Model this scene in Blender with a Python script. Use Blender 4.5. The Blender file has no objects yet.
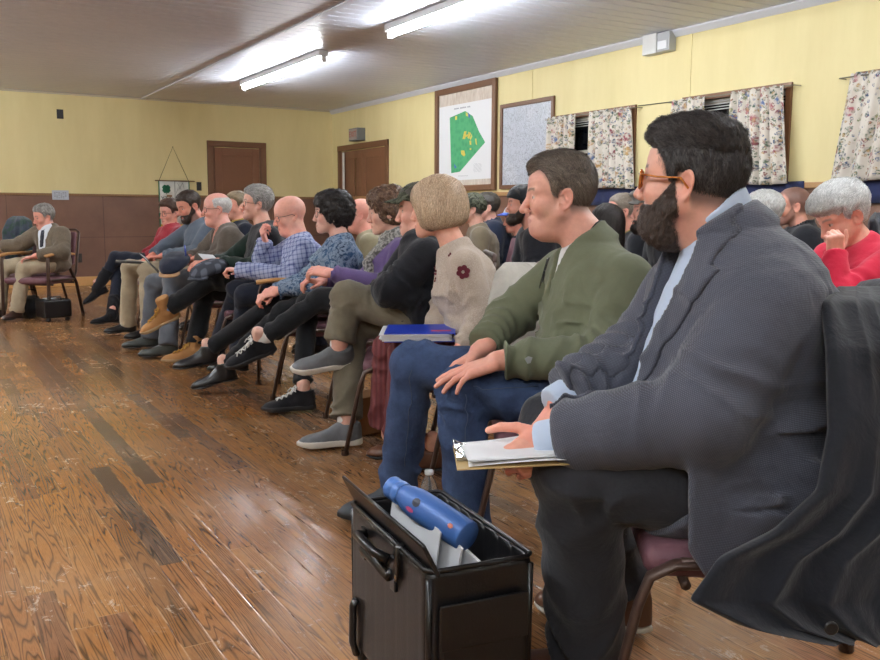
import bpy, math, random, time
import numpy as np
from mathutils import Vector, Matrix
random.seed(7)
RNG = np.random.default_rng(7)
SC = bpy.context.scene
COL = SC.collection
T0 = time.time()
f32 = np.float32
def A(*v): return np.array(v, f32)
def nrm(v):
    v = np.asarray(v, float); n = np.linalg.norm(v)
    return v / n if n > 1e-9 else v
# ---------------------------------------------------------------- camera model (used to survey the room)
FPX, HCAM = 900.0, 1.02
PITCH = math.atan(116.6 / 900); YAW = math.radians(30.6); ROLL = math.radians(.28)
fwv = np.array([math.sin(YAW) * math.cos(PITCH), math.cos(YAW) * math.cos(PITCH), -math.sin(PITCH)])
rtv = np.array([math.cos(YAW), -math.sin(YAW), 0.]); upv = np.cross(rtv, fwv)
_c, _s = math.cos(ROLL), math.sin(ROLL)
rtc = rtv * _c + upv * _s; upc = upv * _c - rtv * _s
CAMP = np.array([0, 0, HCAM])
def ray(x, y): return fwv + rtc * (x - 440) / FPX - upc * (y - 330) / FPX
def UZ(x, y, z=0): r = ray(x, y); return CAMP + r * ((z - HCAM) / r[2])
def UY(x, y, Y): r = ray(x, y); return CAMP + r * (Y / r[1])
def UX(x, y, X): r = ray(x, y); return CAMP + r * (X / r[0])
def UT(x, y, t): return CAMP + ray(x, y) * t
def PJ(p):
    d = np.asarray(p, float) - CAMP; t = d @ fwv
    return (440 + FPX * (d @ rtc) / t, 330 - FPX * (d @ upc) / t, t)
def RES(spec, parent=None, L=None):
    """a surveyed point: (px, py, mode)"""
    x, y, m = spec
    if isinstance(m, (int, float)): return UT(x, y, m)
    if isinstance(m, tuple): return UZ(x, y, m[1])
    r = ray(x, y); r1 = r / np.linalg.norm(r)
    oc = parent - CAMP; b = oc @ r1; q = L * L - (oc @ oc - b * b)
    s = math.sqrt(q) if q > 0 else 0
    tt = b + (s if m == 'f' else -s if m == 'n' else 0)
    if m == 'c':
        return CAMP + r1 * b
    return CAMP + r1 * tt
# ---------------------------------------------------------------- SDF kit
def smin(a, b, k):
    h = np.maximum(k - np.abs(a - b), 0) / k
    return np.minimum(a, b) - h * h * k * f32(.25)
def smax(a, b, k): return -smin(-a, -b, k)
def ln(p): return np.sqrt((p * p).sum(1))
def sph(p, c, r): return ln(p - A(*c)) - f32(r)
def ell(p, c, r):
    q = p - A(*c); r = A(*r)
    k0 = ln(q / r); k1 = ln(q / (r * r))
    return k0 * (k0 - 1) / np.maximum(k1, f32(1e-6))
def rc(p, a, b, r1, r2):
    a = np.asarray(a, f32); b = np.asarray(b, f32); ab = b - a
    pa = p - a; t = np.clip(pa @ ab / max(float(ab @ ab), 1e-9), 0, 1)
    return ln(pa - t[:, None] * ab) - (f32(r1) + f32(r2 - r1) * t)
def rbox(p, c, R, h, r):
    """rounded box: centre c, rotation rows R (3x3 world axes as rows), half sizes h"""
    q = (p - np.asarray(c, f32)) @ np.asarray(R, f32).T
    q = np.abs(q) - (A(*h) - f32(r))
    return ln(np.maximum(q, 0)) + np.minimum(q.max(1), 0) - f32(r)
def sst(x, a, b):
    t = np.clip((x - a) / (b - a), 0, 1); return t * t * (3 - 2 * t)
def _hash(i, j, k):
    n = (i * 374761393 + j * 668265263 + k * 1274126177) & 0xffffffff
    n = ((n ^ (n >> 13)) * 1103515245) & 0xffffffff
    n = ((n ^ (n >> 16)) * 668265263) & 0xffffffff
    return ((n >> 8) & 0xffff).astype(f32) / f32(32768) - 1
def noise(p, s=1.0, off=0.0):
    q = p * f32(s) + f32(off); i = np.floor(q); f = (q - i).astype(f32); i = i.astype(np.int64)
    f = f * f * (3 - 2 * f); r = 0
    for dx in (0, 1):
        wx = f[:, 0] if dx else 1 - f[:, 0]
        for dy in (0, 1):
            wy = f[:, 1] if dy else 1 - f[:, 1]
            for dz in (0, 1):
                wz = f[:, 2] if dz else 1 - f[:, 2]
                r = r + wx * wy * wz * _hash(i[:, 0] + dx, i[:, 1] + dy, i[:, 2] + dz)
    return r
def fbm(p, s, off=0.0, o=3):
    r = 0; a = 1
    for k in range(o): r = r + a * noise(p, s * 2 ** k, off + 17.3 * k); a *= .5
    return r / f32(1.75)
def limb(p, a, b, r1, r2, fold=None, flat=None):
    """tapered limb with cloth folds: fold=(amp, n, seed, env) env: 'end','start','both','all'"""
    a = np.asarray(a, f32); b = np.asarray(b, f32); ab = b - a
    pa = p - a; L2 = max(float(ab @ ab), 1e-9); t = np.clip(pa @ ab / L2, 0, 1)
    v = pa - t[:, None] * ab
    d = ln(v) - (f32(r1) + f32(r2 - r1) * t)
    if fold:
        amp, n, seed, env = fold
        m = np.abs(d) < .03
        if m.any():
            tm, vm = t[m], v[m]
            z = nrm(ab); ref = nrm(np.cross(z, [.3, .2, 1])); ref2 = np.cross(z, ref)
            ang = np.arctan2(vm @ ref2.astype(f32), vm @ ref.astype(f32))
            w = noise(p[m], 9, seed) * .9
            ph = 2 * np.pi * (n * tm + .22 * np.sin(ang + seed) + .10 * np.sin(2 * ang + seed * 2) + w)
            e = {'end': sst(tm, .25, .95), 'start': 1 - sst(tm, .05, .75), 'both': np.abs(tm * 2 - 1) ** 1.2 * .9 + .15, 'all': np.ones_like(tm)}[env]
            rid = 1 - np.abs(np.sin(ph * .5)) * 2
            md = .65 + .5 * np.sin(ang * 1 + seed * 3 + 3 * w)
            d[m] -= (amp * e * md * rid).astype(f32)
    return d
def loft(p, A0, B0, latA, latB, ts, ws, ds, fs=None, cap=.07):
    """elliptical trunk along A0->B0; ws half widths along lateral axis, ds half depths, fs forward offsets"""
    A0 = np.asarray(A0, float); B0 = np.asarray(B0, float)
    ax = B0 - A0; L = np.linalg.norm(ax); ax = ax / L
    t = ((p - A0.astype(f32)) @ ax.astype(f32)) / f32(L)
    tc = np.clip(t, 0, 1)
    la, lb = nrm(latA - (latA @ ax) * ax), nrm(latB - (latB @ ax) * ax)
    lat = (la.astype(f32) * (1 - tc)[:, None] + lb.astype(f32) * tc[:, None]); lat /= ln(lat)[:, None]
    fw = np.cross(lat, ax.astype(f32))   # lateral(left) x up = forward
    q = p - A0.astype(f32)
    w = np.interp(tc, ts, ws).astype(f32); dd = np.interp(tc, ts, ds).astype(f32)
    f0 = np.interp(tc, ts, fs).astype(f32) if fs is not None else 0
    u = (q * lat).sum(1) / w; v = ((q * fw).sum(1) - f0) / dd
    e = (t - tc) * L / cap
    k = np.sqrt(u * u + v * v + 1e-9); mn = np.minimum(w, dd)
    k3 = np.sqrt(k * k + e * e)
    return np.where(e == 0, (k - 1) * mn * (.5 + .5 * np.minimum(k, 1)), (k3 - 1) * np.minimum(mn, cap))
def plane(p, o, n): return (p - np.asarray(o, f32)) @ np.asarray(nrm(n), f32)
def axis_coords(lo, hi, h, fine):
    xs = [lo]
    while xs[-1] < hi:
        x = xs[-1]; s = h
        for a, b, hf in fine:
            if a - h < x < b: s = min(s, hf)
        xs.append(x + s)
    return np.array(xs, f32)
def sdf_mesh(f, lo, hi, h, fine=(), margin=.02):
    """naive surface nets on a rectilinear grid; returns verts, quads"""
    ax = [axis_coords(lo[k], hi[k], h, [(b[0][k], b[1][k], b[2]) for b in fine]) for k in range(3)]
    n = [len(a) for a in ax]; B = 5
    nb = [(m + B - 1) // B for m in n]
    cen, half = [], []
    for k in range(3):
        c, hh = [], []
        for i in range(nb[k]):
            a0 = ax[k][i * B]; a1 = ax[k][min(i * B + B, n[k] - 1)]
            c.append((a0 + a1) / 2); hh.append((a1 - a0) / 2)
        cen.append(np.array(c, f32)); half.append(np.array(hh, f32))
    G = np.stack(np.meshgrid(*cen, indexing='ij'), -1).reshape(-1, 3)
    Hh = np.stack(np.meshgrid(*half, indexing='ij'), -1).reshape(-1, 3)
    d = f(G).reshape(nb); hd = np.sqrt((Hh ** 2).sum(1)).reshape(nb)
    keep = np.abs(d) < hd * 1.15 + margin
    V = np.where(d < 0, f32(-1), f32(1)).repeat(B, 0).repeat(B, 1).repeat(B, 2)[:n[0], :n[1], :n[2]].astype(f32)
    K = keep.repeat(B, 0).repeat(B, 1).repeat(B, 2)[:n[0], :n[1], :n[2]]
    idx = np.nonzero(K)
    P = np.stack([ax[k][idx[k]] for k in range(3)], 1)
    out = np.empty(len(P), f32)
    for s in range(0, len(P), 400000): out[s:s + 400000] = f(P[s:s + 400000])
    V[idx] = out
    S = V < 0
    c = S[:-1, :-1, :-1].astype(np.uint8)
    for dx, dy, dz in ((1,0,0),(0,1,0),(0,0,1),(1,1,0),(1,0,1),(0,1,1),(1,1,1)):
        c = c + S[dx:n[0]-1+dx, dy:n[1]-1+dy, dz:n[2]-1+dz]
    act = (c > 0) & (c < 8)
    ci = np.stack(np.nonzero(act), 1)
    if len(ci) == 0: return np.zeros((0, 3), f32), np.zeros((0, 4), np.int64)
    vid = np.full(act.shape, -1, np.int64); vid[ci[:, 0], ci[:, 1], ci[:, 2]] = np.arange(len(ci))
    off = [(0,0,0),(1,0,0),(0,1,0),(1,1,0),(0,0,1),(1,0,1),(0,1,1),(1,1,1)]
    vals = [V[ci[:,0]+o[0], ci[:,1]+o[1], ci[:,2]+o[2]] for o in off]
    pos = [np.stack([ax[k][ci[:, k] + o[k]] for k in range(3)], 1) for o in off]
    acc = np.zeros((len(ci), 3), f32); cnt = np.zeros(len(ci), f32)
    for a, b in ((0,1),(2,3),(4,5),(6,7),(0,2),(1,3),(4,6),(5,7),(0,4),(1,5),(2,6),(3,7)):
        va, vb = vals[a], vals[b]; m = (va < 0) != (vb < 0)
        t = np.where(m, va / np.where(m, va - vb, 1), 0)
        t = np.clip(t, .02, .98)
        acc += np.where(m[:, None], pos[a] + (pos[b] - pos[a]) * t[:, None], 0); cnt += m
    verts = acc / cnt[:, None]
    quads = []
    for k in range(3):
        sl0 = [slice(None)] * 3; sl1 = [slice(None)] * 3
        sl0[k] = slice(0, -1); sl1[k] = slice(1, None)
        a, b = S[tuple(sl0)], S[tuple(sl1)]
        e = np.stack(np.nonzero(a != b), 1)
        o1, o2 = [(1, 2), (2, 0), (0, 1)][k]
        m = (e[:, o1] > 0) & (e[:, o2] > 0) & (e[:, o1] < n[o1] - 1) & (e[:, o2] < n[o2] - 1)
        e = e[m]
        def at(d1, d2):
            q = e.copy(); q[:, o1] += d1; q[:, o2] += d2
            return vid[q[:, 0], q[:, 1], q[:, 2]]
        q = np.stack([at(-1, -1), at(0, -1), at(0, 0), at(-1, 0)], 1)
        ins = a[e[:, 0], e[:, 1], e[:, 2]]
        q[~ins] = q[~ins][:, ::-1]
        quads.append(q)
    q = np.concatenate(quads); q = q[(q >= 0).all(1)]
    return verts, q
def org(o):
    v = Vector((0, 0, 0))
    while o is not None: v += o.location; o = o.parent
    return tuple(v)
def np_obj(name, verts, faces, mat, parent=None, origin=None, col=None, smooth=True, mats=None, midx=None):
    """faces: (n,k) array or list of such arrays"""
    me = bpy.data.meshes.new(name)
    fl = faces if isinstance(faces, list) else [faces]
    fl = [np.asarray(x) for x in fl if len(x)]
    if origin is None: origin = org(parent)
    verts = np.asarray(verts, f32) - np.asarray(origin, f32)
    me.vertices.add(len(verts)); me.vertices.foreach_set('co', verts.ravel())
    nl = sum(x.size for x in fl); npoly = sum(len(x) for x in fl)
    me.loops.add(nl); me.polygons.add(npoly)
    me.loops.foreach_set('vertex_index', np.concatenate([x.ravel() for x in fl]).astype(np.int32))
    st = []; s = 0
    for x in fl:
        st.append(s + np.arange(len(x)) * x.shape[1]); s += x.size
    me.polygons.foreach_set('loop_start', np.concatenate(st).astype(np.int32))
    me.polygons.foreach_set('use_smooth', np.full(npoly, smooth))
    me.update(calc_edges=True); me.validate()
    if col is not None:
        a = me.color_attributes.new('Col', 'FLOAT_COLOR', 'POINT')
        c = np.ones((len(verts), 4), f32); c[:, :3] = col
        a.data.foreach_set('color', c.ravel())
    for m in (mats or [mat]):
        if m: me.materials.append(m)
    if midx is not None: me.polygons.foreach_set('material_index', np.asarray(midx, np.int32))
    o = bpy.data.objects.new(name, me); COL.objects.link(o)
    if parent is not None: o.parent = parent
    return o
def empty(name, loc, rz=0):
    o = bpy.data.objects.new(name, None); COL.objects.link(o); o.location = Vector([float(v) for v in loc]); o.rotation_euler = (0, 0, rz)
    o.empty_display_size = .1
    return o
def tag(o, label=None, cat=None, group=None, kind=None):
    if label: o['label'] = label
    if cat: o['category'] = cat
    if group: o['group'] = group
    if kind: o['kind'] = kind
    return o
# ---------------------------------------------------------------- plain mesh kit
class MB:
    def __init__(s): s.v = []; s.f = []
    def add(s, vs, fs):
        b = len(s.v); s.v += [tuple(float(c) for c in v) for v in vs]; s.f += [tuple(i + b for i in f) for f in fs]; return s
    def box(s, c, h, R=None):
        c = np.asarray(c, float); R = np.eye(3) if R is None else np.asarray(R, float)  # rows are axes
        vs = [c + (np.array([x, y, z]) * h) @ R for x in (-1, 1) for y in (-1, 1) for z in (-1, 1)]
        return s.add(vs, [(0,1,3,2),(4,6,7,5),(0,4,5,1),(2,3,7,6),(0,2,6,4),(1,5,7,3)])
    def bb(s, lo, hi):
        lo = np.array(lo, float); hi = np.array(hi, float); return s.box((lo + hi) / 2, (hi - lo) / 2)
    def tube(s, pts, r, n=10, caps=True, flat=None, close=False):
        """swept tube; flat=(ra, rb, refaxis) gives elliptical/rect section"""
        pts = [np.asarray(p, float) for p in pts]; m = len(pts)
        rr = r if isinstance(r, (list, tuple, np.ndarray)) else [r] * m
        ring = []; prev = None
        for i, p in enumerate(pts):
            if close: d = pts[(i + 1) % m] - pts[i - 1]
            else: d = (pts[min(i + 1, m - 1)] - pts[max(i - 1, 0)])
            d = nrm(d)
            if prev is None:
                ref = np.array(flat[2], float) if flat else (np.array([0, 0, 1.]) if abs(d[2]) < .9 else np.array([1., 0, 0]))
                u = nrm(np.cross(d, ref)); 
            else: u = nrm(prev - (prev @ d) * d)
            if flat: u = nrm(np.cross(d, np.array(flat[2], float)))
            w = np.cross(d, u); prev = u
            ra, rb = (flat[0], flat[1]) if flat else (rr[i], rr[i])
            ring.append([p + u * math.cos(a) * ra + w * math.sin(a) * rb for a in np.arange(n) * 2 * math.pi / n + (math.pi / 4 if n == 4 else 0)])
        vs = [q for rg in ring for q in rg]; fs = []
        for i in range(m if close else m - 1):
            j2 = (i + 1) % m
            for j in range(n): fs.append((i * n + j, i * n + (j + 1) % n, j2 * n + (j + 1) % n, j2 * n + j))
        if caps and not close: fs += [tuple(range(n))[::-1], tuple((m - 1) * n + j for j in range(n))]
        return s.add(vs, fs)
    def lathe(s, o, ax, prof, n=24):
        """prof: list of (radius, height)"""
        o = np.asarray(o, float); ax = nrm(ax); u = nrm(np.cross(ax, [0, 0, 1] if abs(ax[2]) < .9 else [1, 0, 0])); w = np.cross(ax, u)
        vs = [o + ax * h + (u * math.cos(a) + w * math.sin(a)) * r for r, h in prof for a in np.arange(n) * 2 * math.pi / n]
        fs = [(i * n + j, i * n + (j + 1) % n, (i + 1) * n + (j + 1) % n, (i + 1) * n + j) for i in range(len(prof) - 1) for j in range(n)]
        return s.add(vs, fs)
    def poly(s, pts, n, th):
        """extruded polygon: pts 3d loop, thickness th along normal n"""
        n = nrm(n) * th; m = len(pts); pts = [np.asarray(p, float) for p in pts]
        vs = pts + [p + n for p in pts]
        return s.add(vs, [tuple(range(m))[::-1], tuple(range(m, 2 * m))] + [(i, (i + 1) % m, m + (i + 1) % m, m + i) for i in range(m)])
    def grid(s, fn, nu, nv, th=0):
        vs = [fn(i / nu, j / nv) for i in range(nu + 1) for j in range(nv + 1)]
        return s.add(vs, [(i*(nv+1)+j, (i+1)*(nv+1)+j, (i+1)*(nv+1)+j+1, i*(nv+1)+j+1) for i in range(nu) for j in range(nv)])
    def build(s, name, mat, parent=None, bevel=0, smooth=False, origin=None, solid=0, seg=2):
        me = bpy.data.meshes.new(name)
        og = np.asarray(origin if origin is not None else org(parent), float)
        me.from_pydata([tuple(np.asarray(v) - og) for v in s.v], [], s.f); me.update()
        import bmesh
        bm = bmesh.new(); bm.from_mesh(me); bmesh.ops.recalc_face_normals(bm, faces=bm.faces); bm.to_mesh(me); bm.free()
        if mat: me.materials.append(mat)
        if smooth: me.polygons.foreach_set('use_smooth', [True] * len(me.polygons))
        o = bpy.data.objects.new(name, me); COL.objects.link(o)
        if parent is not None: o.parent = parent
        if solid:
            m = o.modifiers.new('solid', 'SOLIDIFY'); m.thickness = solid; m.offset = 0
        if bevel:
            m = o.modifiers.new('bevel', 'BEVEL'); m.width = bevel; m.segments = seg; m.limit_method = 'ANGLE'; m.angle_limit = math.radians(40)
        return o
def part(*a, **k): return np_obj(*a, **k)
# ---------------------------------------------------------------- materials
def srgb(h):
    if isinstance(h, str):
        c = [int(h[i:i + 2], 16) / 255 for i in (0, 2, 4)]
        return tuple((x / 12.92 if x <= .04045 else ((x + .055) / 1.055) ** 2.4) for x in c)
    return h
class NM:
    def __init__(s, name, rough=.5, spec=.5, metal=0):
        s.m = bpy.data.materials.new(name); s.m.use_nodes = True; s.t = s.m.node_tree
        s.b = s.t.nodes['Principled BSDF']; s.b.inputs['Roughness'].default_value = rough
        s.b.inputs['Specular IOR Level'].default_value = spec; s.b.inputs['Metallic'].default_value = metal
        s.out = s.t.nodes['Material Output']; s._c = None
    def n(s, typ, **k):
        n = s.t.nodes.new(typ)
        for a, b in k.items(): setattr(n, a, b)
        return n
    def l(s, a, b): s.t.links.new(a, b)
    def coord(s, kind='Object', scale=(1, 1, 1), rot=(0, 0, 0), loc=(0, 0, 0)):
        c = s.n('ShaderNodeTexCoord'); m = s.n('ShaderNodeMapping')
        m.inputs['Scale'].default_value = scale; m.inputs['Rotation'].default_value = rot; m.inputs['Location'].default_value = loc
        s.l(c.outputs[kind], m.inputs['Vector']); return m.outputs['Vector']
    def noise(s, vec, scale=5, detail=3, rough=.5, dist=0):
        n = s.n('ShaderNodeTexNoise'); n.inputs['Scale'].default_value = scale; n.inputs['Detail'].default_value = detail
        n.inputs['Roughness'].default_value = rough; n.inputs['Distortion'].default_value = dist; s.l(vec, n.inputs['Vector']); return n.outputs['Fac']
    def vor(s, vec, scale=5, feature='F1', out='Distance', rnd=1):
        n = s.n('ShaderNodeTexVoronoi'); n.feature = feature; n.inputs['Scale'].default_value = scale; n.inputs['Randomness'].default_value = rnd
        s.l(vec, n.inputs['Vector']); return n.outputs[out]
    def wave(s, vec, scale=5, dist=0, axis='X', prof='SIN', detail=2, dscale=1):
        n = s.n('ShaderNodeTexWave'); n.wave_profile = prof; n.bands_direction = axis; n.inputs['Scale'].default_value = scale
        n.inputs['Distortion'].default_value = dist; n.inputs['Detail'].default_value = detail; n.inputs['Detail Scale'].default_value = dscale
        s.l(vec, n.inputs['Vector']); return n.outputs['Fac']
    def ramp(s, fac, stops, interp='LINEAR'):
        n = s.n('ShaderNodeValToRGB'); n.color_ramp.interpolation = interp; e = n.color_ramp.elements
        while len(e) < len(stops): e.new(.5)
        for i, (p, c) in enumerate(stops):
            e[i].position = p; c = srgb(c) if not isinstance(c, (int, float)) else (c, c, c); e[i].color = (*c[:3], 1)
        s.l(fac, n.inputs['Fac']); return n.outputs['Color']
    def mix(s, fac, a, b, mode='MIX'):
        n = s.n('ShaderNodeMix', data_type='RGBA', blend_type=mode)
        for sock, v in ((n.inputs[0], fac), (n.inputs[6], a), (n.inputs[7], b)):
            if isinstance(v, (int, float)): sock.default_value = v
            elif isinstance(v, (tuple, list, str)): sock.default_value = (*srgb(v)[:3], 1)
            else: s.l(v, sock)
        return n.outputs[2]
    def math(s, op, a, b=0.0, c=None):
        n = s.n('ShaderNodeMath', operation=op)
        for i, v in enumerate((a, b) if c is None else (a, b, c)):
            if isinstance(v, (int, float)): n.inputs[i].default_value = v
            else: s.l(v, n.inputs[i])
        return n.outputs[0]
    def sep(s, v):
        n = s.n('ShaderNodeSeparateXYZ'); s.l(v, n.inputs[0]); return n.outputs
    def attr(s, name='Col', out='Color'):
        n = s.n('ShaderNodeAttribute', attribute_name=name); return n.outputs[out]
    def col(s, v):
        if isinstance(v, (tuple, list, str)): s.b.inputs['Base Color'].default_value = (*srgb(v)[:3], 1)
        else: s.l(v, s.b.inputs['Base Color'])
        return s
    def rough(s, v): s.l(v, s.b.inputs['Roughness']); return s
    def bump(s, h, strength=.3, dist=.002, prev=None):
        n = s.n('ShaderNodeBump'); n.inputs['Strength'].default_value = strength; n.inputs['Distance'].default_value = dist
        s.l(h, n.inputs['Height'])
        if s._c is not None: s.l(s._c, n.inputs['Normal'])
        s._c = n.outputs['Normal']; s.l(s._c, s.b.inputs['Normal']); return s
def plain(name, c, rough=.5, metal=0, spec=.5, nb=0, nscale=40, vary=0):
    k = NM(name, rough, spec, metal)
    v = k.coord()
    if vary: k.col(k.mix(k.ramp(k.noise(v, nscale * .15, 4), [(.3, 0), (.7, 1)]), tuple(x * (1 - vary) for x in srgb(c)), tuple(min(1, x * (1 + vary)) for x in srgb(c))))
    else: k.col(c)
    if nb: k.bump(k.noise(v, nscale, 4), nb, .002)
    return k.m
def cloth(name, c, c2=None, rough=.9, weave=900, wb=.25, vary=.18, sheen=.15, attr=False, knit=0, wr=.35, heather=0):
    """woven or knitted cloth; a second colour is mixed as fine heather"""
    k = NM(name, rough, .25); v = k.coord()
    base = k.attr() if attr else None
    lo, hi = tuple(x * (1 - vary) for x in srgb(c)), tuple(min(1, x * (1 + vary)) for x in srgb(c))
    big = k.ramp(k.noise(v, 7, 5, .6), [(.32, 0), (.68, 1)])
    cc = k.mix(big, lo, hi)
    if attr: cc = k.mix(1.0, cc, base, 'MULTIPLY')
    if c2: cc = k.mix(k.ramp(k.noise(v, heather or 260, 2), [(.45, 0), (.6, 1)]), cc, c2)
    k.col(cc)
    k.b.inputs['Sheen Weight'].default_value = sheen; k.b.inputs['Sheen Roughness'].default_value = .5
    k.bump(k.noise(v, 11, 5, .6, .5), wr, .022)
    if knit:
        k.bump(k.wave(v, knit, .6, 'Z'), .3, .0012)
    k.bump(k.noise(v, weave, 2), wb, .0006)
    return k.m
MAT = {}
def skin_mat():
    k = NM('skin', .48, .4); v = k.coord()
    n = k.ramp(k.noise(v, 60, 4, .6), [(.3, (.93, .90, .90)), (.7, (1.05, 1.03, 1.03))])
    k.col(k.mix(1.0, k.attr(), n, 'MULTIPLY'))
    k.b.inputs['Subsurface Weight'].default_value = .12
    k.b.inputs['Subsurface Radius'].default_value = (.012, .004, .002); k.b.inputs['Subsurface Scale'].default_value = .5
    k.bump(k.noise(v, 250, 3), .12, .0008)
    k.bump(k.noise(v, 45, 3), .15, .0015)
    return k.m
def hair_mat(name='hair', rough=.45):
    k = NM(name, rough, .35)
    v = k.coord(scale=(1, 1, .4))
    n = k.ramp(k.noise(v, 300, 2), [(.3, (.72, .72, .72)), (.7, (1.18, 1.18, 1.18))])
    k.col(k.mix(1.0, k.attr(), n, 'MULTIPLY')); k.bump(k.noise(v, 220, 2), .6, .003)
    return k.m
SKIN = skin_mat(); HAIR = hair_mat()
# ---------------------------------------------------------------- people
def frame(fwd, up=(0, 0, 1)):
    f = nrm(fwd); l = nrm(np.cross(up, f)); u = np.cross(f, l); return np.array([f, l, u])
def yawv(deg): return np.array([math.cos(math.radians(deg)), math.sin(math.radians(deg)), 0.])
def head_frame(yaw, pitch=0, roll=0):
    """pitch > 0 looks down; roll > 0 tips the crown to the right"""
    y, p, r = (math.radians(v) for v in (yaw, pitch, roll))
    f = np.array([math.cos(y) * math.cos(p), math.sin(y) * math.cos(p), -math.sin(p)])
    R = frame(f); f, l, u = R
    return np.array([f, l * math.cos(r) + u * math.sin(r), u * math.cos(r) - l * math.sin(r)])
def mir(q): q = q.copy(); q[:, 1] = np.abs(q[:, 1]); return q
def skull(q):
    d = smin(ell(q, (-.012, 0, .030), (.094, .075, .086)), ell(q, (.030, 0, .035), (.056, .064, .062)), .03)
    return d
def head_sdf(q, h, lids=True):
    q = np.ascontiguousarray(q); m = mir(q); fat = h.get('fat', 0); jw = h.get('jaw', 1.0); nl = h.get('nose', 1.0)
    d = skull(q)
    d = smin(d, ell(q, (.030, 0, -.036), (.054 + fat * .2, .054 + fat * .6, .072)), .03)
    d = smin(d, rc(m, (.0, .050 * jw + fat * .5, -.050), (.060, .018, -.094), .019 + fat * .5, .017 + fat * .4), .025)
    d = smin(d, sph(q, (.072, 0, -.096), .0185), .018)
    if fat: d = smin(d, ell(q, (.025, 0, -.105), (.05, .05, .028 + fat)), .03)
    d = smin(d, sph(m, (.053, .038 + fat * .3, -.030), .025), .022)
    d = smin(d, rc(m, (.080, .010, .017), (.064, .046, .016), .0095, .009), .014)
    d = smax(d, -sph(m, (.0985, .034, -.001), .0165), .014)
    d = smin(d, ell(q, (.068, 0, -.070), (.023, .030, .030)), .015)
    nt = (.1045 + .006 * (nl - 1) * 4, 0, -.035)
    d = smin(d, rc(q, (.0835, 0, .010), nt, .0075, .0105 * nl), .013)
    d = smin(d, sph(m, (.096, .0115 * nl, -.041), .0082), .006)
    d = smin(d, rc(m, (.0905, 0, -.0645), (.078, .022, -.0695), .0052, .003), .005)
    d = smin(d, rc(m, (.0895, 0, -.0755), (.078, .019, -.0715), .0058, .003), .005)
    d = smax(d, -rc(m, (.099, 0, -.0698), (.083, .021, -.0708), .0018, .0012), .003)
    ey = sph(m, (.0690, .0325, -.001), .0128)
    d = np.minimum(d, ey)
    lid = np.maximum(sph(m, (.0690, .0325, -.001), .0146), h.get('eye', .0056) - np.abs(q[:, 2] + .001 + (q[:, 1] * 0)))
    d = smin(d, lid, .003)
    if h.get('wrinkle', .5):
        mm = np.abs(d) < .01
        qm = q[mm]; wv = h.get('wrinkle', .5)
        d[mm] += (wv * (.0011 * noise(qm * A(1, 1, 2.6), 70, 3) + .0012 * noise(qm, 38, 8))).astype(f32)
        mq = np.abs(qm[:, 1]); nf = np.abs((mq - .020) - (-.040 - qm[:, 2]) * .75)   # nose-to-mouth fold
        d[mm] += (wv * .0024 * (1 - sst(nf, .001, .005)) * sst(-qm[:, 2], .038, .048) * (1 - sst(-qm[:, 2], .066, .078)) * (qm[:, 0] > .06)).astype(f32)
        cf = np.abs(np.sqrt((mq - .034) ** 2 + (qm[:, 2] + .003) ** 2) - .0155)
        d[mm] += (wv * .0014 * (1 - sst(cf, .0008, .003)) * (qm[:, 2] < -.006) * (qm[:, 0] > .06)).astype(f32)
        fh = np.sin(qm[:, 2] * 520 + 1.2 * np.sin(qm[:, 1] * 60))
        d[mm] += (wv * .0006 * fh * sst(qm[:, 2], .035, .045) * (qm[:, 0] > .055)).astype(f32)
    # ears
    c = h.get('ear', 1.0)
    e = q.copy(); e[:, 1] = np.abs(e[:, 1]) - .0745 - np.maximum(-(q[:, 0] + .012), -.012) * .55; e[:, 0] += .012; e[:, 2] += .012
    e[:, 0] += e[:, 2] * .18
    disc = ell(e, (0, 0, 0), (.0155 * c, .0060, .0265 * c))
    k = np.sqrt((e[:, 0] / (.0155 * c)) ** 2 + (e[:, 2] / (.0255 * c)) ** 2)
    rim = np.sqrt(((k - 1) * .019) ** 2 + (e[:, 1] - .005) ** 2) - .0042
    rim = np.where((e[:, 0] > .010) & (np.abs(e[:, 2]) < .010), rim + .004, rim)
    ear = smin(disc, rim, .004)
    ear = smax(ear, -ell(e, (.002, .0085, .003), (.0085, .0075, .014)), .003)
    ear = smin(ear, rc(e, (.004, .004, .012), (-.004, .006, -.006), .0022, .0022), .003)
    return smin(d, ear, .0035)
def beard_mask(q):
    x, z = q[:, 0], q[:, 2]; ay = np.abs(q[:, 1])
    top = np.interp(x, [-.02, .0, .012, .035, .055, .078, .11], [-.09, -.03, .005, -.030, -.052, -.052, -.050]).astype(f32)
    m = sst(top - z, 0, .012) * sst(x, -.012, .008)
    lips = 1 - sst(np.sqrt(((z + .070) / .0105) ** 2 + (ay / .024) ** 2), .75, 1.15)
    m = m * (1 - lips * (x > .07))
    return m * sst(.0 + z, -.20, -.14)
def brow_mask(q):
    ay = np.abs(q[:, 1])
    zc = .0200 + .004 * np.sin((ay - .012) * 70)
    return sst(-np.abs(q[:, 2] - zc), -.0052, -.0028) * sst(ay, .009, .014) * (1 - sst(ay, .046, .054)) * (q[:, 0] > .045)
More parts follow.
